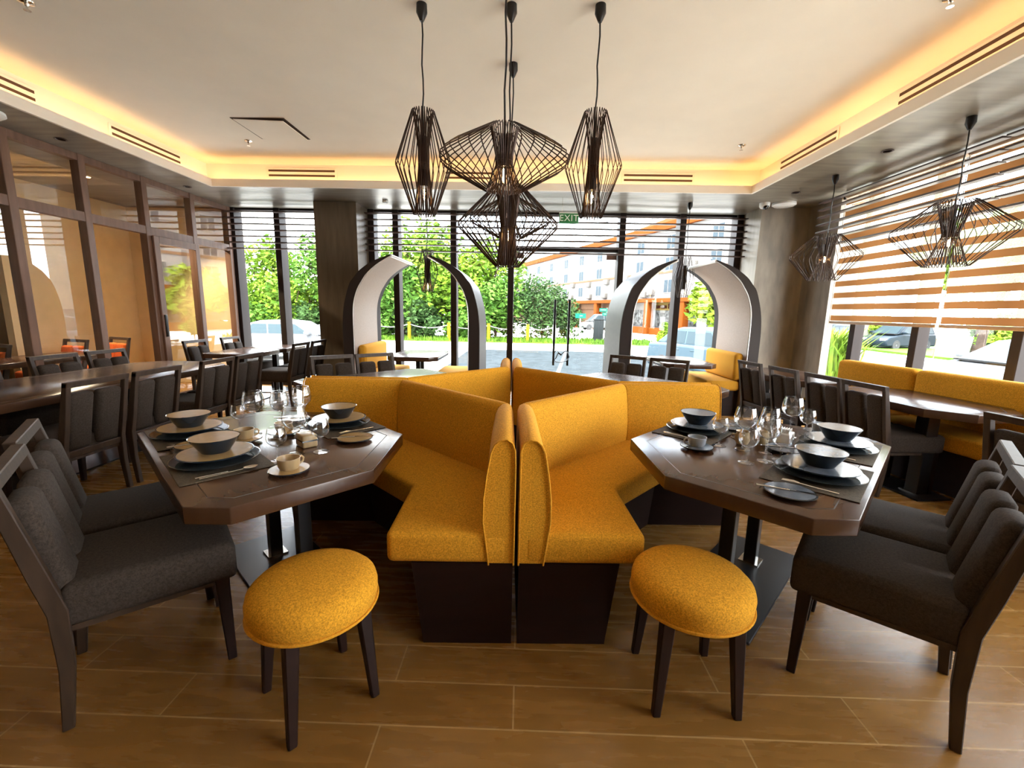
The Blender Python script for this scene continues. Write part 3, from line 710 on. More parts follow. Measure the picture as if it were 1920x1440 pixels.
# ------------------------------------------------------------------ hanging lamps
def pendant(label, loc, ztop_canopy, prof, n, bulb_z, group, socket=None, wire=.0034, tilt=(0, 0)):
    """prof: closed radial wire loop of (radius, z) points, z absolute"""
    t = thing('pendant_lamp', label, 'pendant lamp', (loc[0], loc[1], 0), random.random(), group)
    G().lathe([(.0, ztop_canopy), (.034, ztop_canopy), (.036, ztop_canopy-.05), (.012, ztop_canopy-.10), (0, ztop_canopy-.10)], 18).build('canopy', K['black'], t, smooth=40)
    zt = max(z for r, z in prof)
    sz = socket if socket else (bulb_z+.04, zt-.12)
    pts = [(.004*math.sin(k*1.7), .003*math.cos(k*2.1), ztop_canopy-.09+(sz[1]-(ztop_canopy-.09))*k/8) for k in range(9)]
    pts[0] = (0, 0, pts[0][2]); pts[-1] = (0, 0, pts[-1][2])
    G().tube(pts, .0055, 6).build('cord', K['black'], t, smooth=60)
    G().tube([(0, 0, sz[0]), (0, 0, sz[1])], .026, 14).build('lamp_socket', K['black'], t, smooth=40)
    g = G()
    for k in range(n):
        a = 2*PI*k/n; ca, sa = math.cos(a), math.sin(a)
        g.tube([(r*ca, r*sa, z) for r, z in prof], wire, 4, closed=True)
    rw, zw = min(prof)
    for dz in (-.02, .02):
        rr = rw+.001
        g.tube([(rr*math.cos(2*PI*k/24), rr*math.sin(2*PI*k/24), zw+dz) for k in range(24)], wire, 4, closed=True)
    g.build('wire_cage', K['wire'], t)
    G().lathe([(0, bulb_z-.055), (.018, bulb_z-.048), (.030, bulb_z-.022), (.030, bulb_z), (.020, bulb_z+.03), (.013, bulb_z+.045)], 14).build('bulb', K['glass'], t, smooth=60)
    G().lathe([(0, bulb_z-.035), (.009, bulb_z-.028), (.010, bulb_z+.01), (.006, bulb_z+.03)], 10).build('filament', K['bulb'], t, smooth=60)
    return t
GP = 'wire pendant lamps over the star banquette'
narrow = lambda c, h, Rr: [(.075, c+h), (Rr, c), (Rr, c-.015), (.075, c-h), (.066, c-h), (.036, c-.02), (.036, c+.10), (.066, c+h-.02)]
wide = lambda c, Rr: [(.085, c+.165), (Rr-.05, c+.045), (Rr, c+.01), (Rr, c-.01), (Rr-.03, c-.035), (.11, c-.150), (.095, c-.155), (.045, c-.03), (.045, c+.02), (.075, c+.16)]
diam = lambda c, Rr: [(.10, c+.26), (Rr, c+.015), (Rr, c-.015), (.085, c-.275), (.075, c-.275), (.05, c-.03), (.05, c+.01), (.085, c+.255)]
pendant('tall narrow wire pendant lamp, left one over the star banquette', (-.705, 3.18), ZC, narrow(2.385, .335, .19), 26, 2.19, GP, socket=(2.24, 2.56))
pendant('tall narrow wire pendant lamp, right one over the star banquette', (.46, 3.18), ZC, narrow(2.385, .34, .19), 26, 2.18, GP, socket=(2.23, 2.56))
pendant('wide flat wire pendant lamp, nearest of the middle cluster', (-.118, 2.5), ZC, wide(2.20, .345), 34, 2.125, GP, socket=(2.165, 2.30))
pendant('large diamond wire pendant lamp hanging lowest in the middle cluster', (-.117, 3.18), ZC, diam(1.985, .345), 34, 1.925, GP, socket=(1.96, 2.14), wire=.0043)
pendant('wide flat wire pendant lamp, farthest of the middle cluster', (-.12, 3.86), ZC, wide(2.165, .345), 30, 2.10, GP, socket=(2.14, 2.27), wire=.0043)
GP2 = 'wire pendant lamps on the soffits'
rp_ = lambda c, Rr: [(.13, c+.255), (Rr, c+.03), (Rr, c-.01), (.15, c-.27), (.135, c-.27), (.055, c-.03), (.055, c+.0), (.115, c+.25)]
pendant('wire pendant lamp in front of the striped blinds, nearer one', (3.60, 3.90), ZS, rp_(2.115, .40), 34, 2.04, GP2, socket=(2.08, 2.22))
pendant('wire pendant lamp in front of the weathered pillar, farther one', (3.60, 5.44), ZS, rp_(2.10, .36), 30, 2.075, GP2, socket=(2.11, 2.25))
pendant('narrow wire pendant lamp hanging inside the left arch', (-1.40, 6.45), ZS, narrow(1.95, .30, .155), 16, 1.72, GP2, socket=(1.77, 2.12))
pendant('narrow wire pendant lamp inside the right arch, behind a window mullion', (2.44, 6.80), ZS, narrow(1.95, .30, .155), 16, 1.72, GP2, socket=(1.77, 2.12))

# ------------------------------------------------------------------ tableware
TZ = .7365
def plate_prof(r, h, th=.004): return [(0, 0), (r*.55, 0), (r*.62, .002), (r, h), (r+.001, h+.003), (r-.004, h+.004), (r*.6, .006), (0, .006)]
def crockery(name, label, cat, loc, prof, m, group=None, inner=None, n=40):
    o = G().lathe(prof, n).build(name, m, None, smooth=50, loc=loc)
    tag(o, label, cat, group)
    if inner:
        G().lathe(inner[0], n).build(inner[2], inner[1], o, smooth=50)
    return o
def setting(x, y, who, pal, gset):
    ch, pl, bo, boin = pal
    crockery('charger_plate', f'large {ch[1]} charger plate under the {who}', 'plate', (x, y, TZ+.004), plate_prof(.165, .016), ch[0], 'charger plates on the laid tables',
             ([(0, .0068), (.10, .0068), (.158, .0195)], ch[2], 'glazed_top'))
    crockery('dinner_plate', f'{pl[1]} dinner plate, {who}', 'plate', (x, y, TZ+.021), plate_prof(.142, .022), pl[0], 'dinner plates on the laid tables',
             ([(0, .0068), (.088, .0068), (.136, .0258)], pl[2], 'glazed_top'))
    crockery('soup_bowl', f'{bo[1]} bowl on top of the {who}', 'bowl', (x, y, TZ+.0285), [(0, 0), (.034, 0), (.050, .014), (.092, .078), (.0955, .083), (.092, .082), (.047, .018), (.03, .006), (0, .005)], bo[0], 'bowls on the laid tables',
             ([(0, .0058), (.03, .0068), (.0475, .0185), (.0915, .0818)], boin, 'glazed_inside'))
creamy = ((K['navyp'], 'dark glazed', K['navyp']), (K['navy'], 'cream-topped', K['cream']), (K['navy'], 'dark bowl with cream inside', K['cream']), K['cream'])
navyy = ((K['navyp'], 'navy glazed', K['navyp']), (K['navy'], 'blue-grey', K['blue']), (K['navy'], 'navy', K['blue']), K['blue'])
creamy = (creamy[0], creamy[1], (K['navy'], 'dark cream-lined', None), K['cream'])
SETS = [(-1.30, 1.745, 'nearest setting of the left table', creamy, A_SW), (-1.70, 2.12, 'back left setting of the left table', creamy, A_SW), (-1.03, 2.375, 'banquette-side setting of the left table', creamy, A_SW+PI/2+PI/2),
        (1.27, 1.775, 'nearest setting of the right table', navyy, A_SE), (1.63, 2.175, 'back right setting of the right table', navyy, A_SE), (1.02, 2.44, 'banquette-side setting of the right table', navyy, A_SE+PI)]
mats = {0: 'grey woven placemat under the nearest setting of the left table', 1: 'grey woven placemat under the back left setting of the left table', 2: 'grey woven placemat by the banquette on the left table',
        3: 'dark woven placemat under the nearest setting of the right table', 4: 'dark woven placemat under the back right setting of the right table', 5: 'dark woven placemat by the banquette on the right table'}
def cutlery(kind, x, y, ang, label, group, z=.0045):
    t = thing(kind, label, 'cutlery', (x, y, TZ+z), ang, group)     # runs along +x, handle at -x
    if kind == 'table_knife':
        G().hexa([(-.11, -.005, 0), (.0, -.004, 0), (.0, .004, 0), (-.11, .005, 0)], [(-.11, -.004, .005), (.0, -.003, .004), (.0, .003, .004), (-.11, .004, .005)]).build('handle', K['chrome'], t, bevel=.001, seg=1)
        G().hexa([(.0, -.004, .001), (.10, -.002, .001), (.095, .008, .001), (.0, .009, .001)], [(.0, -.004, .003), (.10, -.002, .002), (.095, .008, .0015), (.0, .009, .0015)]).build('blade', K['chrome'], t)
    elif kind == 'table_fork':
        G().tube([(-.10, 0, .003), (-.02, 0, .004), (.03, 0, .006)], [.005, .003, .003], 6, flat=.5).build('handle', K['chrome'], t, smooth=60)
        g = G()
        for k in range(4): g.tube([(.03, (k-1.5)*.002, .006), (.05, (k-1.5)*.006, .008), (.09, (k-1.5)*.0062, .005)], [.002, .0018, .001], 4)
        g.build('tines', K['chrome'], t, smooth=60)
    else:
        G().tube([(-.10, 0, .003), (-.02, 0, .004), (.05, 0, .006)], [.005, .003, .003], 6, flat=.5).build('handle', K['chrome'], t, smooth=60)
        g = G(); vs = []
        g.M = Matrix.Translation((.075, 0, .0)) @ Matrix.Diagonal((1.5, 1, 1, 1))
        g.lathe([(0, .002), (.010, .003), (.018, .008), (.0185, .009), (.010, .005), (0, .004)], 16); g.build('bowl', K['chrome'], t, smooth=60)
    return t
for i, (x, y, who, pal, ang) in enumerate(SETS):
    setting(x, y, who, pal, None)
    c, s = math.cos(ang), math.sin(ang)
    mo = G().box(-.225, .225, -.165, .165, 0, .003).build('placemat', K['mat'], None, bevel=.001, seg=1, loc=(x, y, TZ))
    mo.rotation_euler = (0, 0, ang); tag(mo, mats[i], 'placemat', 'woven placemats on the laid tables')
    sh = who
    cutlery('table_knife', x+c*.185, y+s*.185, ang+PI/2, f'steel knife beside the {sh}', 'table knives')
    cutlery('table_spoon', x+c*.205, y+s*.205, ang+PI/2, f'steel spoon beside the {sh}', 'table spoons')
    cutlery('table_fork', x-c*.195, y-s*.195, ang+PI/2, f'steel fork beside the {sh}', 'table forks')
def cup(x, y, rot, m, mi, label, sl):
    crockery('saucer', sl, 'saucer', (x, y, TZ), [(0, 0), (.035, 0), (.04, .002), (.078, .013), (.078, .016), (.04, .006), (0, .005)], K['navy'], 'saucers on the laid tables', ([(0, .0058), (.04, .0068), (.0755, .0165)], mi, 'glazed_top'))
    t = thing('coffee_cup', label, 'cup', (x, y, TZ+.0065), rot, 'cups on the laid tables')
    G().lathe([(0, 0), (.026, 0), (.030, .004), (.040, .022), (.043, .050), (.0445, .056), (.042, .056), (.037, .02), (.025, .006), (0, .006)], 32).build('cup_body', m, t, smooth=50)
    G().tube([(.041, 0, .046), (.056, 0, .048), (.064, 0, .038), (.060, 0, .024), (.040, 0, .016)], .0042, 8).build('handle', m, t, smooth=60)
cup(-.93, 1.645, R(60), K['cream2'], K['cream'], 'cream stoneware cup at the near corner of the left table', 'cream saucer under the near cup of the left table')
cup(-1.36, 2.03, R(40), K['cream2'], K['cream'], 'cream stoneware cup between the two left settings', 'cream saucer between the two left settings')
cup(-1.24, 2.17, R(-20), K['cream2'], K['cream'], 'cream stoneware cup behind the sugar holder of the left table', 'cream saucer behind the sugar holder of the left table')
cup(.885, 2.10, R(180), K['bluecup'], K['blue'], 'blue-grey cup at the banquette end of the right table', 'blue saucer at the banquette end of the right table')
cup(1.425, 1.985, R(0), K['bluecup'], K['blue'], 'blue-grey cup between the two right settings', 'blue saucer between the two right settings')
cup(1.72, 2.44, R(90), K['bluecup'], K['blue'], 'blue-grey cup at the far right corner of the right table', 'blue saucer at the far right corner of the right table')
bread = [(-.835, 2.095, R(20), K['cream'], 'cream bread plate with a butter knife at the banquette end of the left table', 'butter knife lying across the bread plate at the banquette end of the left table'),
         (-1.52, 1.92, R(38), K['cream'], 'cream bread plate half hidden behind the nearest bowl of the left table', 'butter knife on the half hidden bread plate of the left table'),
         (-1.33, 2.44, R(10), K['cream'], 'cream bread plate at the far edge of the left table', 'butter knife on the bread plate at the far edge of the left table'),
         (1.02, 1.56, R(-25), K['blue'], 'blue bread plate with a butter knife at the near corner of the right table', 'butter knife across the bread plate at the near corner of the right table'),
         (1.325, 2.10, R(-15), K['blue'], 'blue bread plate in the middle of the right table', 'butter knife on the bread plate in the middle of the right table'),
         (1.26, 2.50, R(-10), K['blue'], 'blue bread plate at the far end of the right table', 'butter knife on the bread plate at the far end of the right table')]
for x, y, a, m, lab, kl in bread:
    crockery('bread_plate', lab, 'plate', (x, y, TZ), plate_prof(.088, .013), K['navyp'], 'bread plates on the laid tables', ([(0, .0068), (.054, .0068), (.083, .0168)], m, 'glazed_top'))
    cutlery('table_knife', x, y, a, kl, 'butter knives', z=.0175)
# glasses
def goblet(name, label, loc, h, r, foot, bowl_h, tumbler=False):
    t = thing(name, label, 'glass', (*loc, TZ), 0, 'stemmed glasses on the laid tables')
    zb = h-bowl_h; w = .0012
    outer = [(.005, zb), (r*.55, zb+bowl_h*.10), (r*.9, zb+bowl_h*.28), (r, zb+bowl_h*.45), (r*.96, zb+bowl_h*.65), (r*.82, zb+bowl_h*.9), (r*.76, h)]
    inner = [(max(0, a-w), b+(.003 if i == 0 else 0)) for i, (a, b) in enumerate(outer)][::-1]
    inner[-1] = (0, zb+.004)
    G().lathe(outer+inner, 32).build('bowl', K['glass'], t, smooth=60)
    G().lathe([(0, .003), (.005, .006), (.0042, zb*.5), (.005, zb+.001), (0, zb+.001)], 12).build('stem', K['glass'], t, smooth=60)
    G().lathe([(0, 0), (foot, 0), (foot, .0015), (.006, .006), (0, .006)], 28).build('foot', K['glass'], t, smooth=60)
    return t
for (x, y), h, r, nm, lab in (((-1.393, 2.169), .225, .054, 'wine_glass', 'tall wine glass at the far side of the left table, leftmost tall one'), ((-1.29, 2.23), .215, .046, 'wine_glass', 'wine glass in the far middle of the left table group'),
        ((-1.22, 2.33), .225, .052, 'wine_glass', 'tall wine glass at the back of the left table group by the banquette'), ((-1.02, 1.875), .225, .054, 'wine_glass', 'tall wine glass in front of the bud vase on the left table'),
        ((-1.495, 2.20), .145, .040, 'water_goblet', 'short goblet left of the tall glasses on the left table'), ((-.92, 1.905), .155, .041, 'water_goblet', 'short goblet nearest the banquette on the left table'),
        ((-1.045, 1.765), .150, .042, 'water_goblet', 'short goblet behind the near cup on the left table'),
        ((1.118, 2.11), .215, .053, 'wine_glass', 'tall wine glass at the left of the right table group'), ((1.134, 1.935), .210, .053, 'wine_glass', 'tall wine glass in the front middle of the right table group'),
        ((1.215, 2.07), .225, .045, 'wine_glass', 'narrow wine glass in the back middle of the right table group'), ((1.50, 2.36), .225, .054, 'wine_glass', 'tall wine glass at the far right of the right table group'),
        ((1.036, 1.91), .160, .043, 'water_goblet', 'short goblet at the front left of the right table group'), ((1.61, 2.39), .150, .041, 'water_goblet', 'short goblet behind the back right bowl'),
        ((1.025, 2.165), .150, .041, 'water_goblet', 'short goblet beside the cup at the banquette end'), ((1.216, 1.955), .145, .042, 'water_goblet', 'short goblet right of the front tall glass on the right table')):
    goblet(nm, lab, (x, y), h, r, .034, h*.5 if h > .2 else h*.56)
t = thing('bud_vase', 'small flared glass bud vase on the left table', 'vase', (-1.16, 2.22, TZ))
G().lathe([(0, 0), (.030, 0), (.034, .02), (.028, .05), (.011, .085), (.010, .12), (.022, .15), (.021, .15), (.009, .12), (.009, .09), (.026, .05), (.03, .01), (0, .008)], 24).build('vessel', K['glass'], t, smooth=60)
t = thing('bud_vase', 'small glass bud vase on the right table', 'vase', (1.33, 2.27, TZ))
G().lathe([(0, 0), (.030, 0), (.034, .02), (.028, .05), (.011, .085), (.010, .11), (.018, .13), (.017, .13), (.009, .11), (.009, .09), (.026, .05), (.03, .01), (0, .008)], 24).build('vessel', K['glass'], t, smooth=60)
t = thing('sugar_holder', 'cream stoneware sugar holder on the left table', 'holder', (-1.03, 1.99, TZ), A_SW)
G().box(-.048, .048, -.035, .035, 0, .062).build('body', K['cream2'], t, bevel=.008, seg=3); G().box(-.049, .049, -.036, .036, .03, .036).build('band', K['navy'], t)
t = thing('sugar_holder', 'white sugar sachet holder on the right table', 'holder', (1.42, 2.27, TZ), A_SE)
G().box(-.05, .05, -.035, .035, 0, .05).build('body', K['plastic'], t, bevel=.006, seg=2)
for k in range(5): G().box(-.03, .03, -.024+k*.011, -.020+k*.011, .02, .072).build('sachet', K['sugar'], t)
cr = thing('creamer_jug', 'small cream jug with a handle on the right table, left one', 'jug', (1.165, 2.21, TZ), R(180), 'cream jugs on the right table')
G().lathe([(0, 0), (.028, 0), (.036, .02), (.036, .04), (.030, .06), (.033, .068), (.030, .067), (.027, .058), (.032, .03), (.025, .006), (0, .006)], 24).build('jug_body', K['cream2'], cr, smooth=60)
G().tube([(.034, 0, .05), (.056, 0, .052), (.060, 0, .035), (.035, 0, .018)], .004, 8).build('handle', K['cream2'], cr, smooth=60)
dup(cr, (1.265, 2.215, TZ), R(20), 'small cream jug with a handle on the right table, right one')

# ------------------------------------------------------------------ outdoors: ground
GZ = -.55
struct(G().box(-90, 120, YB+.3, 140, GZ-.2, GZ).build('ground', K['road']))
struct(G().box(-2.6, 5.2, 10.5, 21.5, GZ, GZ+.012).build('pavement', K['asphalt']))
struct(G().box(XR+.3, 60, -30, YB+.3, GZ-.2, GZ).build('ground_side', K['road']))
struct(G().box(-8.4, XR+.5, YF-.2, YB+.3, GZ-.2, -.13).build('foundation', K['bwall']))
tag(G().hexa([(.55, 9.5, GZ+.012), (.67, 9.5, GZ+.012), (2.2, 21, GZ+.012), (2.08, 21, GZ+.012)], [(.55, 9.5, GZ+.016), (.67, 9.5, GZ+.016), (2.2, 21, GZ+.016), (2.08, 21, GZ+.016)]).build('parking_line', K['paintline']), 'white painted parking line on the dark forecourt outside the door', 'parking line')
def blades(name, label, x0, x1, y0, y1, n, h, m, cat='grass', shear=0, kind='stuff'):
    g = G()
    for _ in range(n):
        x, y = random.uniform(x0, x1), random.uniform(y0, y1); a = random.random()*PI; hh = h*random.uniform(.5, 1.2); w = .05
        dx, dy = math.cos(a)*w, math.sin(a)*w; tx_, ty_ = random.uniform(-.1, .1), random.uniform(-.1, .1)
        g.add([(x-dx, y-dy, GZ), (x+dx, y+dy, GZ), (x+tx_, y+ty_, GZ+hh)], [(0, 1, 2)])
    o = g.build(name, m); tag(o, label, cat, None, kind); return o
struct(G().box(-40, 8.5, 26.3, 31, GZ, GZ+.05).build('lawn', K['grass']))
blades('grass', 'bright green grass verge along the far side of the road', -22, 8.5, 26.3, 30, 9000, .28, K['grass'])

# posts and rope
py = 27.2; pxs = [-14.5, -12.0, -9.6, -7.1, -4.6, -2.1, .35, 2.0]
for i, x in enumerate(pxs):
    m = K['postw'] if i in (2, 7) else K['posty']
    lab = ['yellow rope post behind the white parked car, leftmost', 'yellow rope post behind the white parked car, second from left', 'white rope post seen through the left arch', 'yellow rope post seen through the middle of the left arch', 'yellow rope post beside the right edge of the left arch',
           'yellow rope post just outside the left arch', 'yellow rope post in front of the dark bush', 'white rope post left of the door handles'][i]
    o = G().tube([(0, 0, GZ), (0, 0, GZ+1.12)], .10, 8).build('rope_post', m, None, smooth=40, loc=(x, py, 0)); tag(o, lab, 'post', 'rope posts on the grass verge')
for i in range(len(pxs)-1):
    a, b = pxs[i], pxs[i+1]
    o = G().tube([(a+(b-a)*k/8-(a+b)/2, 0, GZ+1.0-.22*(1-((k-4)/4)**2)) for k in range(9)], .03, 5).build('rope', K['rope'], None, smooth=60, loc=((a+b)/2, py, 0))
    tag(o, ['white rope slung between the two leftmost posts', 'white rope slung left of the first white post', 'white rope slung right of the first white post', 'white rope seen through the middle of the left arch', 'white rope behind the right foot of the left arch', 'white rope between left arch and dark bush', 'white rope in front of the dark bush'][i], 'rope', 'ropes between the posts')

# trees
def tree(label, x, y, h, crown, n, lm, trunk=.12, leaf=.20, name='tree', cat='tree', branches=5, zb=None, gaps=.0):
    t = thing(name, label, cat, (x, y, GZ), 0, 'trees and bushes across the road')
    cz0, cz1, cr = crown
    g = G(); cz = (cz0+cz1)/2; hz = (cz1-cz0)/2
    cl = []
    for _ in range(max(8, int(n/75))):
        while True:
            p = Vector((random.uniform(-1, 1), random.uniform(-1, 1), random.uniform(-1, 1)))
            if p.length < 1: break
        cl.append((Vector((p.x*cr*.85, p.y*cr*.7, cz+p.z*hz*.85)), random.uniform(.35, .75)*min(cr, hz)*.75))
    for c, rad in cl:
        for _ in range(90):
            d = Vector((random.gauss(0, 1), random.gauss(0, 1), random.gauss(0, 1))).normalized()*rad*random.uniform(.6, 1.05)
            p = c+d; s = leaf*random.uniform(.6, 1.3)
            u = Vector((random.uniform(-1, 1), random.uniform(-1, 1), random.uniform(-.6, .6))).normalized(); v = u.cross(Vector((random.uniform(-1, 1), random.uniform(-1, 1), random.uniform(.1, 1)))).normalized()
            if p.z < .05: p.z = .05+random.random()*.1
            g.add([p-u*s, p+v*s*.45, p+u*s, p-v*s*.45], [(0, 1, 2, 3)])
    g.build('crown', lm, t)
    g = G(); g.tube([(0, 0, 0), (.05*cr, .02, cz0*.6), (.12*cr, 0, cz)], [trunk, trunk*.8, trunk*.45], 8)
    for k in range(branches):
        a = 2*PI*k/max(1, branches)+.4; z0 = max(.2, cz0*.6)+.1*k
        g.tube([(.04*cr, 0, z0), (math.cos(a)*cr*.4, math.sin(a)*cr*.4, cz), (math.cos(a)*cr*.7, math.sin(a)*cr*.6, cz+hz*.5)], [trunk*.5, trunk*.35, trunk*.15], 6)
    g.build('trunk', K['bark'], t, smooth=50)
    return t
tree('pale green tree left of the corner window mullion', -17.3, 30.5, 6, (.3, 6.3, 2.6), 4500, K['leafA'])
tree('green tree filling the window beside the dark pillar', -13.2, 30, 6, (.3, 6.9, 2.5), 4500, K['leafB'])
tree('low green tree behind the white parked car', -15.3, 28.8, 4, (.1, 3.9, 2.2), 3600, K['leafA'])
tree('bushy tree behind the foot of the dark pillar', -11.4, 29.4, 4, (.1, 4.2, 2.2), 3200, K['leafB'])
tree('tall loose tree rising behind the left arch', -7.4, 32, 9, (2.6, 8.4, 3.2), 4300, K['leafA'], trunk=.2)
tree('dense green tree seen through the left arch', -8.2, 29.6, 5, (.2, 5.0, 2.5), 4500, K['leafB'])
tree('dense green tree right of the centre of the left arch', -5.0, 30.0, 5, (.2, 5.4, 2.6), 4600, K['leafA'])
tree('branching tree between the left arch and the entrance', -2.6, 31.2, 7, (1.6, 7.0, 2.6), 3600, K['leafA'], trunk=.18)
tree('green bushy tree right beside the left arch', -1.9, 29.4, 4, (.1, 4.0, 1.9), 3600, K['leafB'])
tree('dark green bush left of the entrance door handles', 1.25, 29.8, 4, (.0, 4.1, 2.0), 4800, K['leafC'], leaf=.13, name='bush', cat='bush', trunk=.08)
tree('dark low bush behind the left door handle', 3.0, 29.9, 3, (.0, 2.9, 1.1), 2400, K['leafC'], leaf=.13, name='bush', cat='bush', trunk=.06)
tree('broad-leaved bright tree seen through the right arch', 13.9, 31.5, 4, (.9, 4.3, 1.9), 2600, K['leafD'], leaf=.30)
tree('small yellow-green shrub beside the mullion of the right arch', 7.4, 22.5, 1, (.0, 1.5, .42), 600, K['leafD'], leaf=.16, name='shrub', cat='shrub', trunk=.03)
for i, (x, lab) in enumerate(((-17.0, 'low dark hedge bush behind the rope, leftmost'), (-13.4, 'low dark hedge bush behind the white car bonnet'), (-9.9, 'low dark hedge bush at the left side of the left arch'), (-6.6, 'low dark hedge bush in the middle of the left arch'), (-3.4, 'low dark hedge bush at the right foot of the left arch'))):
    tree(lab, x, 28.7, 2, (.0, 2.3, 2.0), 2600, K['leafC'] if i % 2 else K['leafB'], leaf=.17, name='hedge', cat='hedge', trunk=.05)
# right-hand greenery
t = thing('grass_clump', 'clump of long light green grass leaves under the first blind', 'shrub', (8.2, 11.7, GZ), 0)
g = G()
for k in range(520):
    a = random.random()*2*PI; r0 = random.random()*.5; L = random.uniform(1.1, 2.1); x, y = r0*math.cos(a), r0*1.4*math.sin(a); b = random.random()*2*PI; w = .04
    q = lambda s, z: (x+math.cos(b)*s*L, y+math.sin(b)*s*L, z*L)
    p0, p1, p2 = Vector(q(0, 0)), Vector(q(.13, .62)), Vector(q(.36, .84)); n_ = Vector((-math.sin(b), math.cos(b), 0))*w
    g.add([p0-n_, p0+n_, p1+n_, p1-n_, p2], [(0, 1, 2, 3), (3, 2, 4)])
g.build('leaves', K['leafD'], t)
tree('flowering hedge bush behind the slate-coloured car', 26.0, 33.8, 2, (.0, 2.1, 2.3), 2200, K['leafD'], leaf=.15, name='bush', cat='bush', trunk=.05)
tree('rounded light green bush behind the white car bonnet, nearer one', 23.2, 21.2, 2, (.2, 2.0, 1.05), 2000, K['leafD'], leaf=.12, name='bush', cat='bush', trunk=.05)
tree('spreading bright bush behind the white car bonnet, farther one', 27.0, 22.3, 2, (.5, 2.6, 1.9), 2400, K['leafD'], leaf=.13, name='bush', cat='bush', trunk=.05)
tree('dark green hedge across the side road', 32, 29, 2, (.0, 2.6, 3.0), 2600, K['leafB'], leaf=.2, name='hedge', cat='hedge', trunk=.05)
tree('tree whose trunk shows between two right window mullions', 25.2, 24.6, 7, (3.2, 7.5, 3.0), 2600, K['leafA'], trunk=.22)
tree('pale tree seen through the stripes of the second blind', 17.5, 17.0, 6, (2.6, 6.0, 2.4), 2400, K['leafA'], trunk=.16)
struct(G().box(20.5, 45, 19.2, 36, GZ, GZ+.12).build('kerb_verge', K['grass']))
t = thing('fire_hydrant', 'yellow fire hydrant on the verge beyond the white car bonnet', 'hydrant', (21.6, 20.0, GZ+.12))
G().lathe([(.16, 0), (.16, .06), (.11, .08), (.11, .5), (.15, .52), (.13, .62), (.05, .7), (0, .7)], 14).build('barrel', K['hydrant'], t, smooth=40)
G().tube([(-.2, 0, .38), (.2, 0, .38)], .06, 10).build('outlet', K['hydrant'], t, smooth=40)

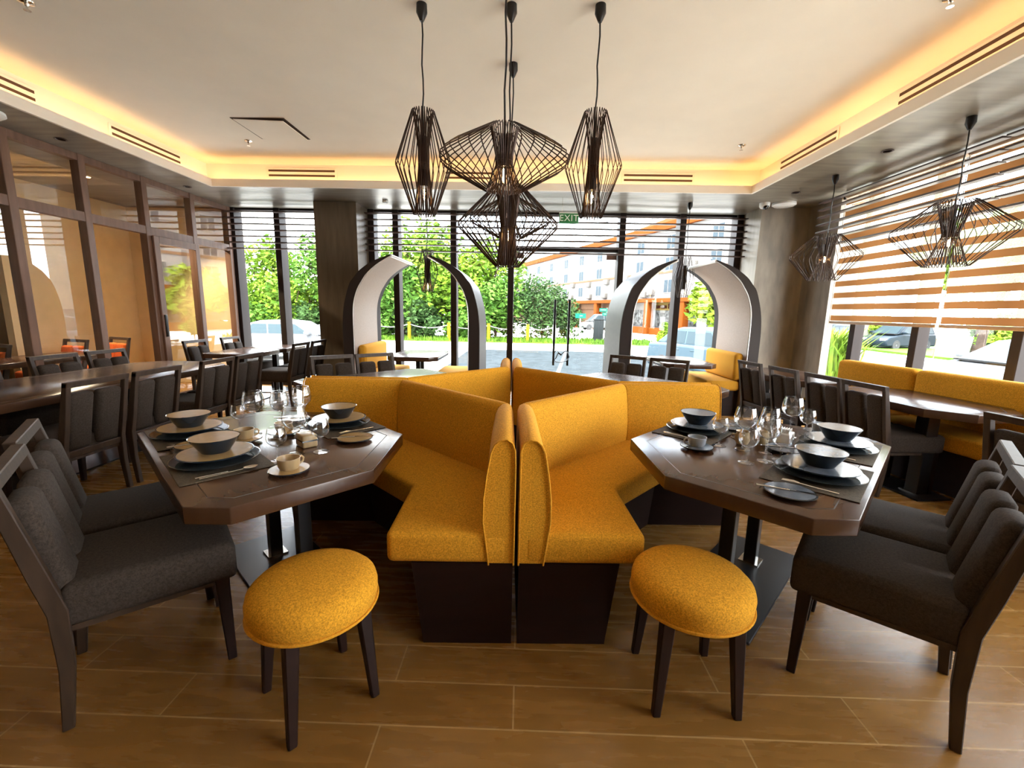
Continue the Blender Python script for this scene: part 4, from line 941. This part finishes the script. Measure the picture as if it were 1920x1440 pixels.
# ------------------------------------------------------------------ cars (length along x, nose at +x)
def car(label, loc, rz, paint, L=4.3, Wd=1.74, H=1.45, van=False, mirror=True, roofx=(-.95, .35)):
    t = thing('parked_car', label, 'car', loc, rz)
    hw = Wd/2; x0, x1 = -L/2, L/2; belt = .93*H/1.45 if not van else .98; bz = .24
    prof = [(x0, .45), (x0+.05, .75), (x0+.10, belt-.02), (x0+.75 if not van else x0+.2, belt+.02), (x1-1.35, belt), (x1-.35, .78), (x1-.04, .62), (x1, .42), (x1-.08, bz), (x0+.08, bz)]
    rings = []
    for f, s in ((-1, .90), (-.93, 1), (.93, 1), (1, .90)):
        zc = .55; rings.append([(x*(1 if abs(f) < 1 else .985), f*hw, zc+(z-zc)*s) for x, z in prof])
    body = G().loft(rings).build('body', paint, t, smooth=35, bevel=.04, seg=2)
    if van: gp = [(x0+.08, belt), (x0+.22, H-.12), (x0+.45, H-.01), (x1-2.0, H), (x1-1.75, H-.05), (x1-.95, belt)]
    else: gp = [(x0+.42, belt), (x0+.95, H-.13), (x0+1.35, H-.02), (x0+2.0, H), (x1-1.95, H-.06), (x1-1.15, belt-.02)]
    zr = lambda z: (z-belt)/(H-belt)
    wy = lambda z: hw*(.93-.20*max(0, zr(z)))
    rings = [[(x, sg*wy(z), z) for x, z in gp] for sg in (-1, 1)]
    cab = G().loft(rings).build('cabin', paint, t, smooth=35, bevel=.05, seg=2)
    # side glass
    cx = sum(p[0] for p in gp)/len(gp)
    for sg in (-1, 1):
        def sp(x, z, d=.008): return (x, sg*(wy(z)+d), z)
        zl, zh = belt+.05, H-.14
        if van: A = [gp[0][0]+.20, gp[0][0]+.95, gp[0][0]+1.05, gp[0][0]+1.75, gp[0][0]+1.85, gp[-1][0]-.38]; topx = [A[0]+.10, A[1], A[2], A[3], A[4], gp[4][0]-.10]
        else: A = [gp[0][0]+.38, gp[0][0]+1.22, gp[0][0]+1.28, gp[-1][0]-.35]; topx = [gp[1][0]+.16, A[1]-.05, A[2]-.05, gp[4][0]-.05]
        for k in range(0, len(A), 2):
            q = [sp(A[k], zl), sp(A[k+1], zl), sp(topx[k+1], zh), sp(topx[k], zh)]
            q2 = [(a, b-sg*.03, c) for a, b, c in q]
            G().hexa(q2, q).build('side_window', K['carglass'], cab)
        for k in range(1, len(A)-1, 2): pass
        for hx in (A[1]-.22, A[-1]-.95 if not van else A[3]-.2):
            G().box(hx-.09, hx+.09, sg*hw-.01, sg*hw+.03, belt-.17, belt-.14).build('door_handle', paint, t, bevel=.006)
        if mirror:
            g = G(); g.box(gp[-1][0]-.42, gp[-1][0]-.24, sg*(hw-.06) if sg > 0 else -hw-.20, hw+.20 if sg > 0 else -(hw-.06), belt+.02, belt+.15); g.build('wing_mirror', paint, t, bevel=.04, seg=3)
        for wx in (x0+.80, x1-.85):
            g = G(); g.M = Matrix.Translation((wx, sg*(hw-.10), .31)) @ Matrix.Rotation(PI/2, 4, 'X')
            w_ = g.lathe([(.19, -.11), (.30, -.11), (.315, -.08), (.315, .08), (.30, .11), (.19, .11)], 28).build('wheel', K['tyre'], t, smooth=40)
            g = G(); g.M = Matrix.Translation((wx, sg*(hw-.10), .31)) @ Matrix.Rotation(PI/2, 4, 'X')
            g.lathe([(0, -.105), (.05, -.112), (.07, -.095), (.17, -.10), (.195, -.112), (.195, .112), (.17, .10), (.07, .095), (.05, .112), (0, .105)], 20).build('rim', K['rim'], w_, smooth=40)
        G().box(x0-.005, x0+.12, sg*hw*.62-.20, sg*hw*.62+.20, .68, .86).build('tail_light', K['taillight'], t, bevel=.02)
        G().box(x1-.42, x1-.03, sg*hw*.70-.17, sg*hw*.70+.17, .58, .72).build('head_light', K['headlight'], t, bevel=.02)
    a, b = gp[-1], gp[-2]
    G().box(gp[-1][0]-.10, gp[-1][0]+.14, -hw*.80, hw*.80, belt-.02, belt+.022).build('cowl', K['black'], cab)
    def cross(p, q, f0, f1, d, nm):
        n = Vector((q[1]-p[1], 0, p[0]-q[0])).normalized(); n = n if n.z > 0 else -n
        P0 = Vector((p[0], 0, p[1])).lerp(Vector((q[0], 0, q[1])), f0)+n*d; P1 = Vector((p[0], 0, p[1])).lerp(Vector((q[0], 0, q[1])), f1)+n*d
        w0, w1 = wy(P0.z)*.86, wy(P1.z)*.86
        G().hexa([(P0.x, -w0, P0.z-.03), (P0.x, w0, P0.z-.03), (P1.x, w1, P1.z-.03), (P1.x, -w1, P1.z-.03)], [(P0.x, -w0, P0.z), (P0.x, w0, P0.z), (P1.x, w1, P1.z), (P1.x, -w1, P1.z)]).build(nm, K['carglass'], cab)
    cross(gp[-1], gp[-2], .06, .94, .012, 'windscreen'); cross(gp[0], gp[1], .08, .92, .012, 'rear_window')
    return t
car('white sedan parked outside the left corner window', (-8.55, 16.2, GZ), R(4), K['carwhite'], L=4.6)
car('silver-blue sedan parked outside the right arch', (6.04, 13.4, GZ), R(-65), K['carsilver'], L=4.5, H=1.56)
car('slate-coloured people carrier driving past the right windows', (23.7, 28.0, GZ), R(196), K['cargrey'], L=4.2, H=1.58, van=True)
car('grey hatchback parked behind the grass clump', (18.2, 26.6, GZ), R(205), K['cargrey'], L=4.0, H=1.5, van=True)
car('white car whose bonnet fills the right window above the bench', (12.25, 10.6, GZ), R(180), K['carwhite'], L=4.4, H=1.5)
car('pale people carrier parked across the road behind the green sign', (8.6, 49.2, GZ), R(188), K['carwhite'], L=4.4, H=1.75, van=True)
car('red car parked across the road behind the right arch', (16.4, 36.2, GZ), R(185), K['carred'], L=4.2)

# ------------------------------------------------------------------ signs, cabinet
t = thing('street_sign', 'green street sign on a white post beside the door handles', 'sign', (3.75, 28.4, GZ))
G().tube([(0, 0, 0), (0, 0, 1.85)], .045, 8).build('post', K['postw'], t, smooth=40)
G().box(-.34, .34, -.06, -.03, 1.55, 1.85).build('plate', K['signgreen'], t); G().box(-.06, .12, -.066, -.06, 1.68, 1.72).build('lettering', K['postw'], t)
t = thing('street_sign', 'two green street name plates above the dark roadside cabinet', 'sign', (6.35, 34.6, GZ))
G().tube([(.28, 0, 0), (.28, 0, 2.3)], .04, 8).build('post', K['postw'], t, smooth=40)
G().box(-.32, .30, -.06, -.03, 2.0, 2.26).build('plate', K['signgreen'], t); G().box(-.08, .30, -.06, -.03, 1.70, 1.94).build('plate', K['signgreen'], t)
G().box(-.24, .22, -.066, -.06, 2.11, 2.16).build('lettering', K['postw'], t); G().box(.02, .22, -.066, -.06, 1.80, 1.84).build('lettering', K['postw'], t)
t = thing('utility_cabinet', 'dark grey roadside cabinet on the grass right of the door handles', 'cabinet', (5.05, 29.0, GZ))
G().box(-.31, .31, -.2, .2, 0, 1.45).build('body', K['box'], t, bevel=.02); G().box(-.33, .33, -.22, .22, 1.45, 1.50).build('lid', K['box'], t); G().box(-.005, .005, -.206, -.2, .08, 1.4).build('door_gap', K['black'], t)

# ------------------------------------------------------------------ building across the road
# wall line from E (near, right) to B (far, left); local x along it to the left-far, local -y towards the street
bd = Vector((-.337, .9415)); E_ = Vector((17.6, 27.4)); ang = math.atan2(bd.y, bd.x)
B = thing('apartment_building', 'long white four-storey building with orange trim across the road', 'building', (E_.x, E_.y, GZ), ang)
# local +y is to the left of direction = (-.94,-.337) i.e. street side
G().box(2, 58, -9, 0, 0, 9.35).build('wall', K['bwall'], B)
G().box(1.7, 58.3, -9.3, .35, 9.35, 9.95).build('roof_fascia', K['orange'], B)
G().hexa([(1.7, -9.3, 9.95), (58.3, -9.3, 9.95), (58.3, .35, 9.95), (1.7, .35, 9.95)], [(3, -5, 11.2), (57, -5, 11.2), (57, -4, 11.2), (3, -4, 11.2)]).build('roof', K['roofo'], B)
G().box(2, 58, 0, 1.2, 2.95, 3.28).build('canopy', K['orange'], B)
G().box(2, 58, -.02, .06, 5.55, 5.75).build('trim_band', K['peach'], B)
G().box(20, 58, 0, .05, 0, 2.95).build('ground_floor_wall', K['peach'], B)
for u in (5.2, 10.2, 15.0, 19.6, 24.6, 30, 36): G().box(u-.32, u+.32, .55, 1.15, 0, 2.95).build('pillar', K['orange'], B, bevel=.02)
G().box(2.2, 16.5, .0, .25, 2.25, 2.95).build('sign_board', K['signy'], B)
G().box(2.2, 19, .0, .08, .75, 2.25).build('shop_window', K['shopglass'], B)
G().box(2.2, 19, .0, .9, 0, .62).build('ground_floor_parapet', K['orange'], B)
text('Korean Food G', .62, K['signtext'], B, (13.0, .30, 2.58), (PI/2, 0, PI), ext=.03, ax='CENTER')
mk = G(); mk.M = Matrix.Translation((16.0-.2, .28, 2.62))
mk.tube([(.35, 0, -.2), (.15, 0, -.02), (0, 0, .22), (-.15, 0, -.02), (-.35, 0, -.2)], .05, 6); mk.tube([(.30, 0, -.22), (.1, 0, -.12), (-.1, 0, -.20), (-.30, 0, -.22)], .04, 6)
mk.build('sign_emblem', K['signtext'], B)
text('MART', .55, K['signtext'], B, (28.2, .12, 2.55), (PI/2, 0, PI), ext=.03)
G().box(26, 36, .05, .30, 2.3, 2.9).build('sign_board', K['peach'], B)
for row, zc in enumerate((4.4, 6.35, 8.25)):
    for u in [4.0, 8.0, 13.5, 18.0, 22.0, 26.0, 30.5, 35, 40, 45, 50, 55]:
        f = G().box(u-.62, u+.62, -.03, .05, zc-.62, zc+.62).build('window', K['postw'], B)
        G().box(u-.55, u-.04, .05, .07, zc-.55, zc+.55).build('pane', K['bglass'], f); G().box(u+.04, u+.55, .05, .07, zc-.55, zc+.55).build('pane', K['bglass'], f)
for k, (u, zc) in enumerate(((5.5, 3.9), (10.4, 6.0), (15.8, 3.9), (16.9, 3.7), (20.2, 5.4), (20.0, 3.8), (24.1, 5.3), (24.4, 3.8), (28.3, 5.2), (28.0, 3.8), (32.6, 5.3), (33.0, 3.8), (37.5, 5.2), (42.6, 5.3))):
    G().box(u-.42, u+.42, .0, .35, zc-.28, zc+.28).build('air_conditioner', K['acwhite'], B, bevel=.03)
t = thing('house', 'orange-roofed house rising behind the building, seen between the slats', 'building', (26, 72, GZ), R(-10))
G().box(-9, 9, -5, 5, 0, 13.5).build('wall', K['bwall'], t)
G().hexa([(-10, -6, 13.5), (10, -6, 13.5), (10, 6, 13.5), (-10, 6, 13.5)], [(-3, -.3, 17), (3, -.3, 17), (3, .3, 17), (-3, .3, 17)]).build('roof', K['roofo'], t)
# power lines
for i, (za, zb_, lab) in enumerate(((6.6, 8.6, 'black overhead power line, lowest one across the street'), (7.3, 9.6, 'black overhead power line, middle one across the street'), (8.0, 10.6, 'black overhead power line, upper one across the street'))):
    P = [(-25+60*k/24-5, 33-.12*60*k/24, GZ+za+(zb_-za)*k/24-1.1*(1-((k-12)/12)**2)) for k in range(25)]
    tag(G().tube(P, .022, 5).build('power_line', K['black'], None, smooth=60), lab, 'power line', 'overhead power lines')
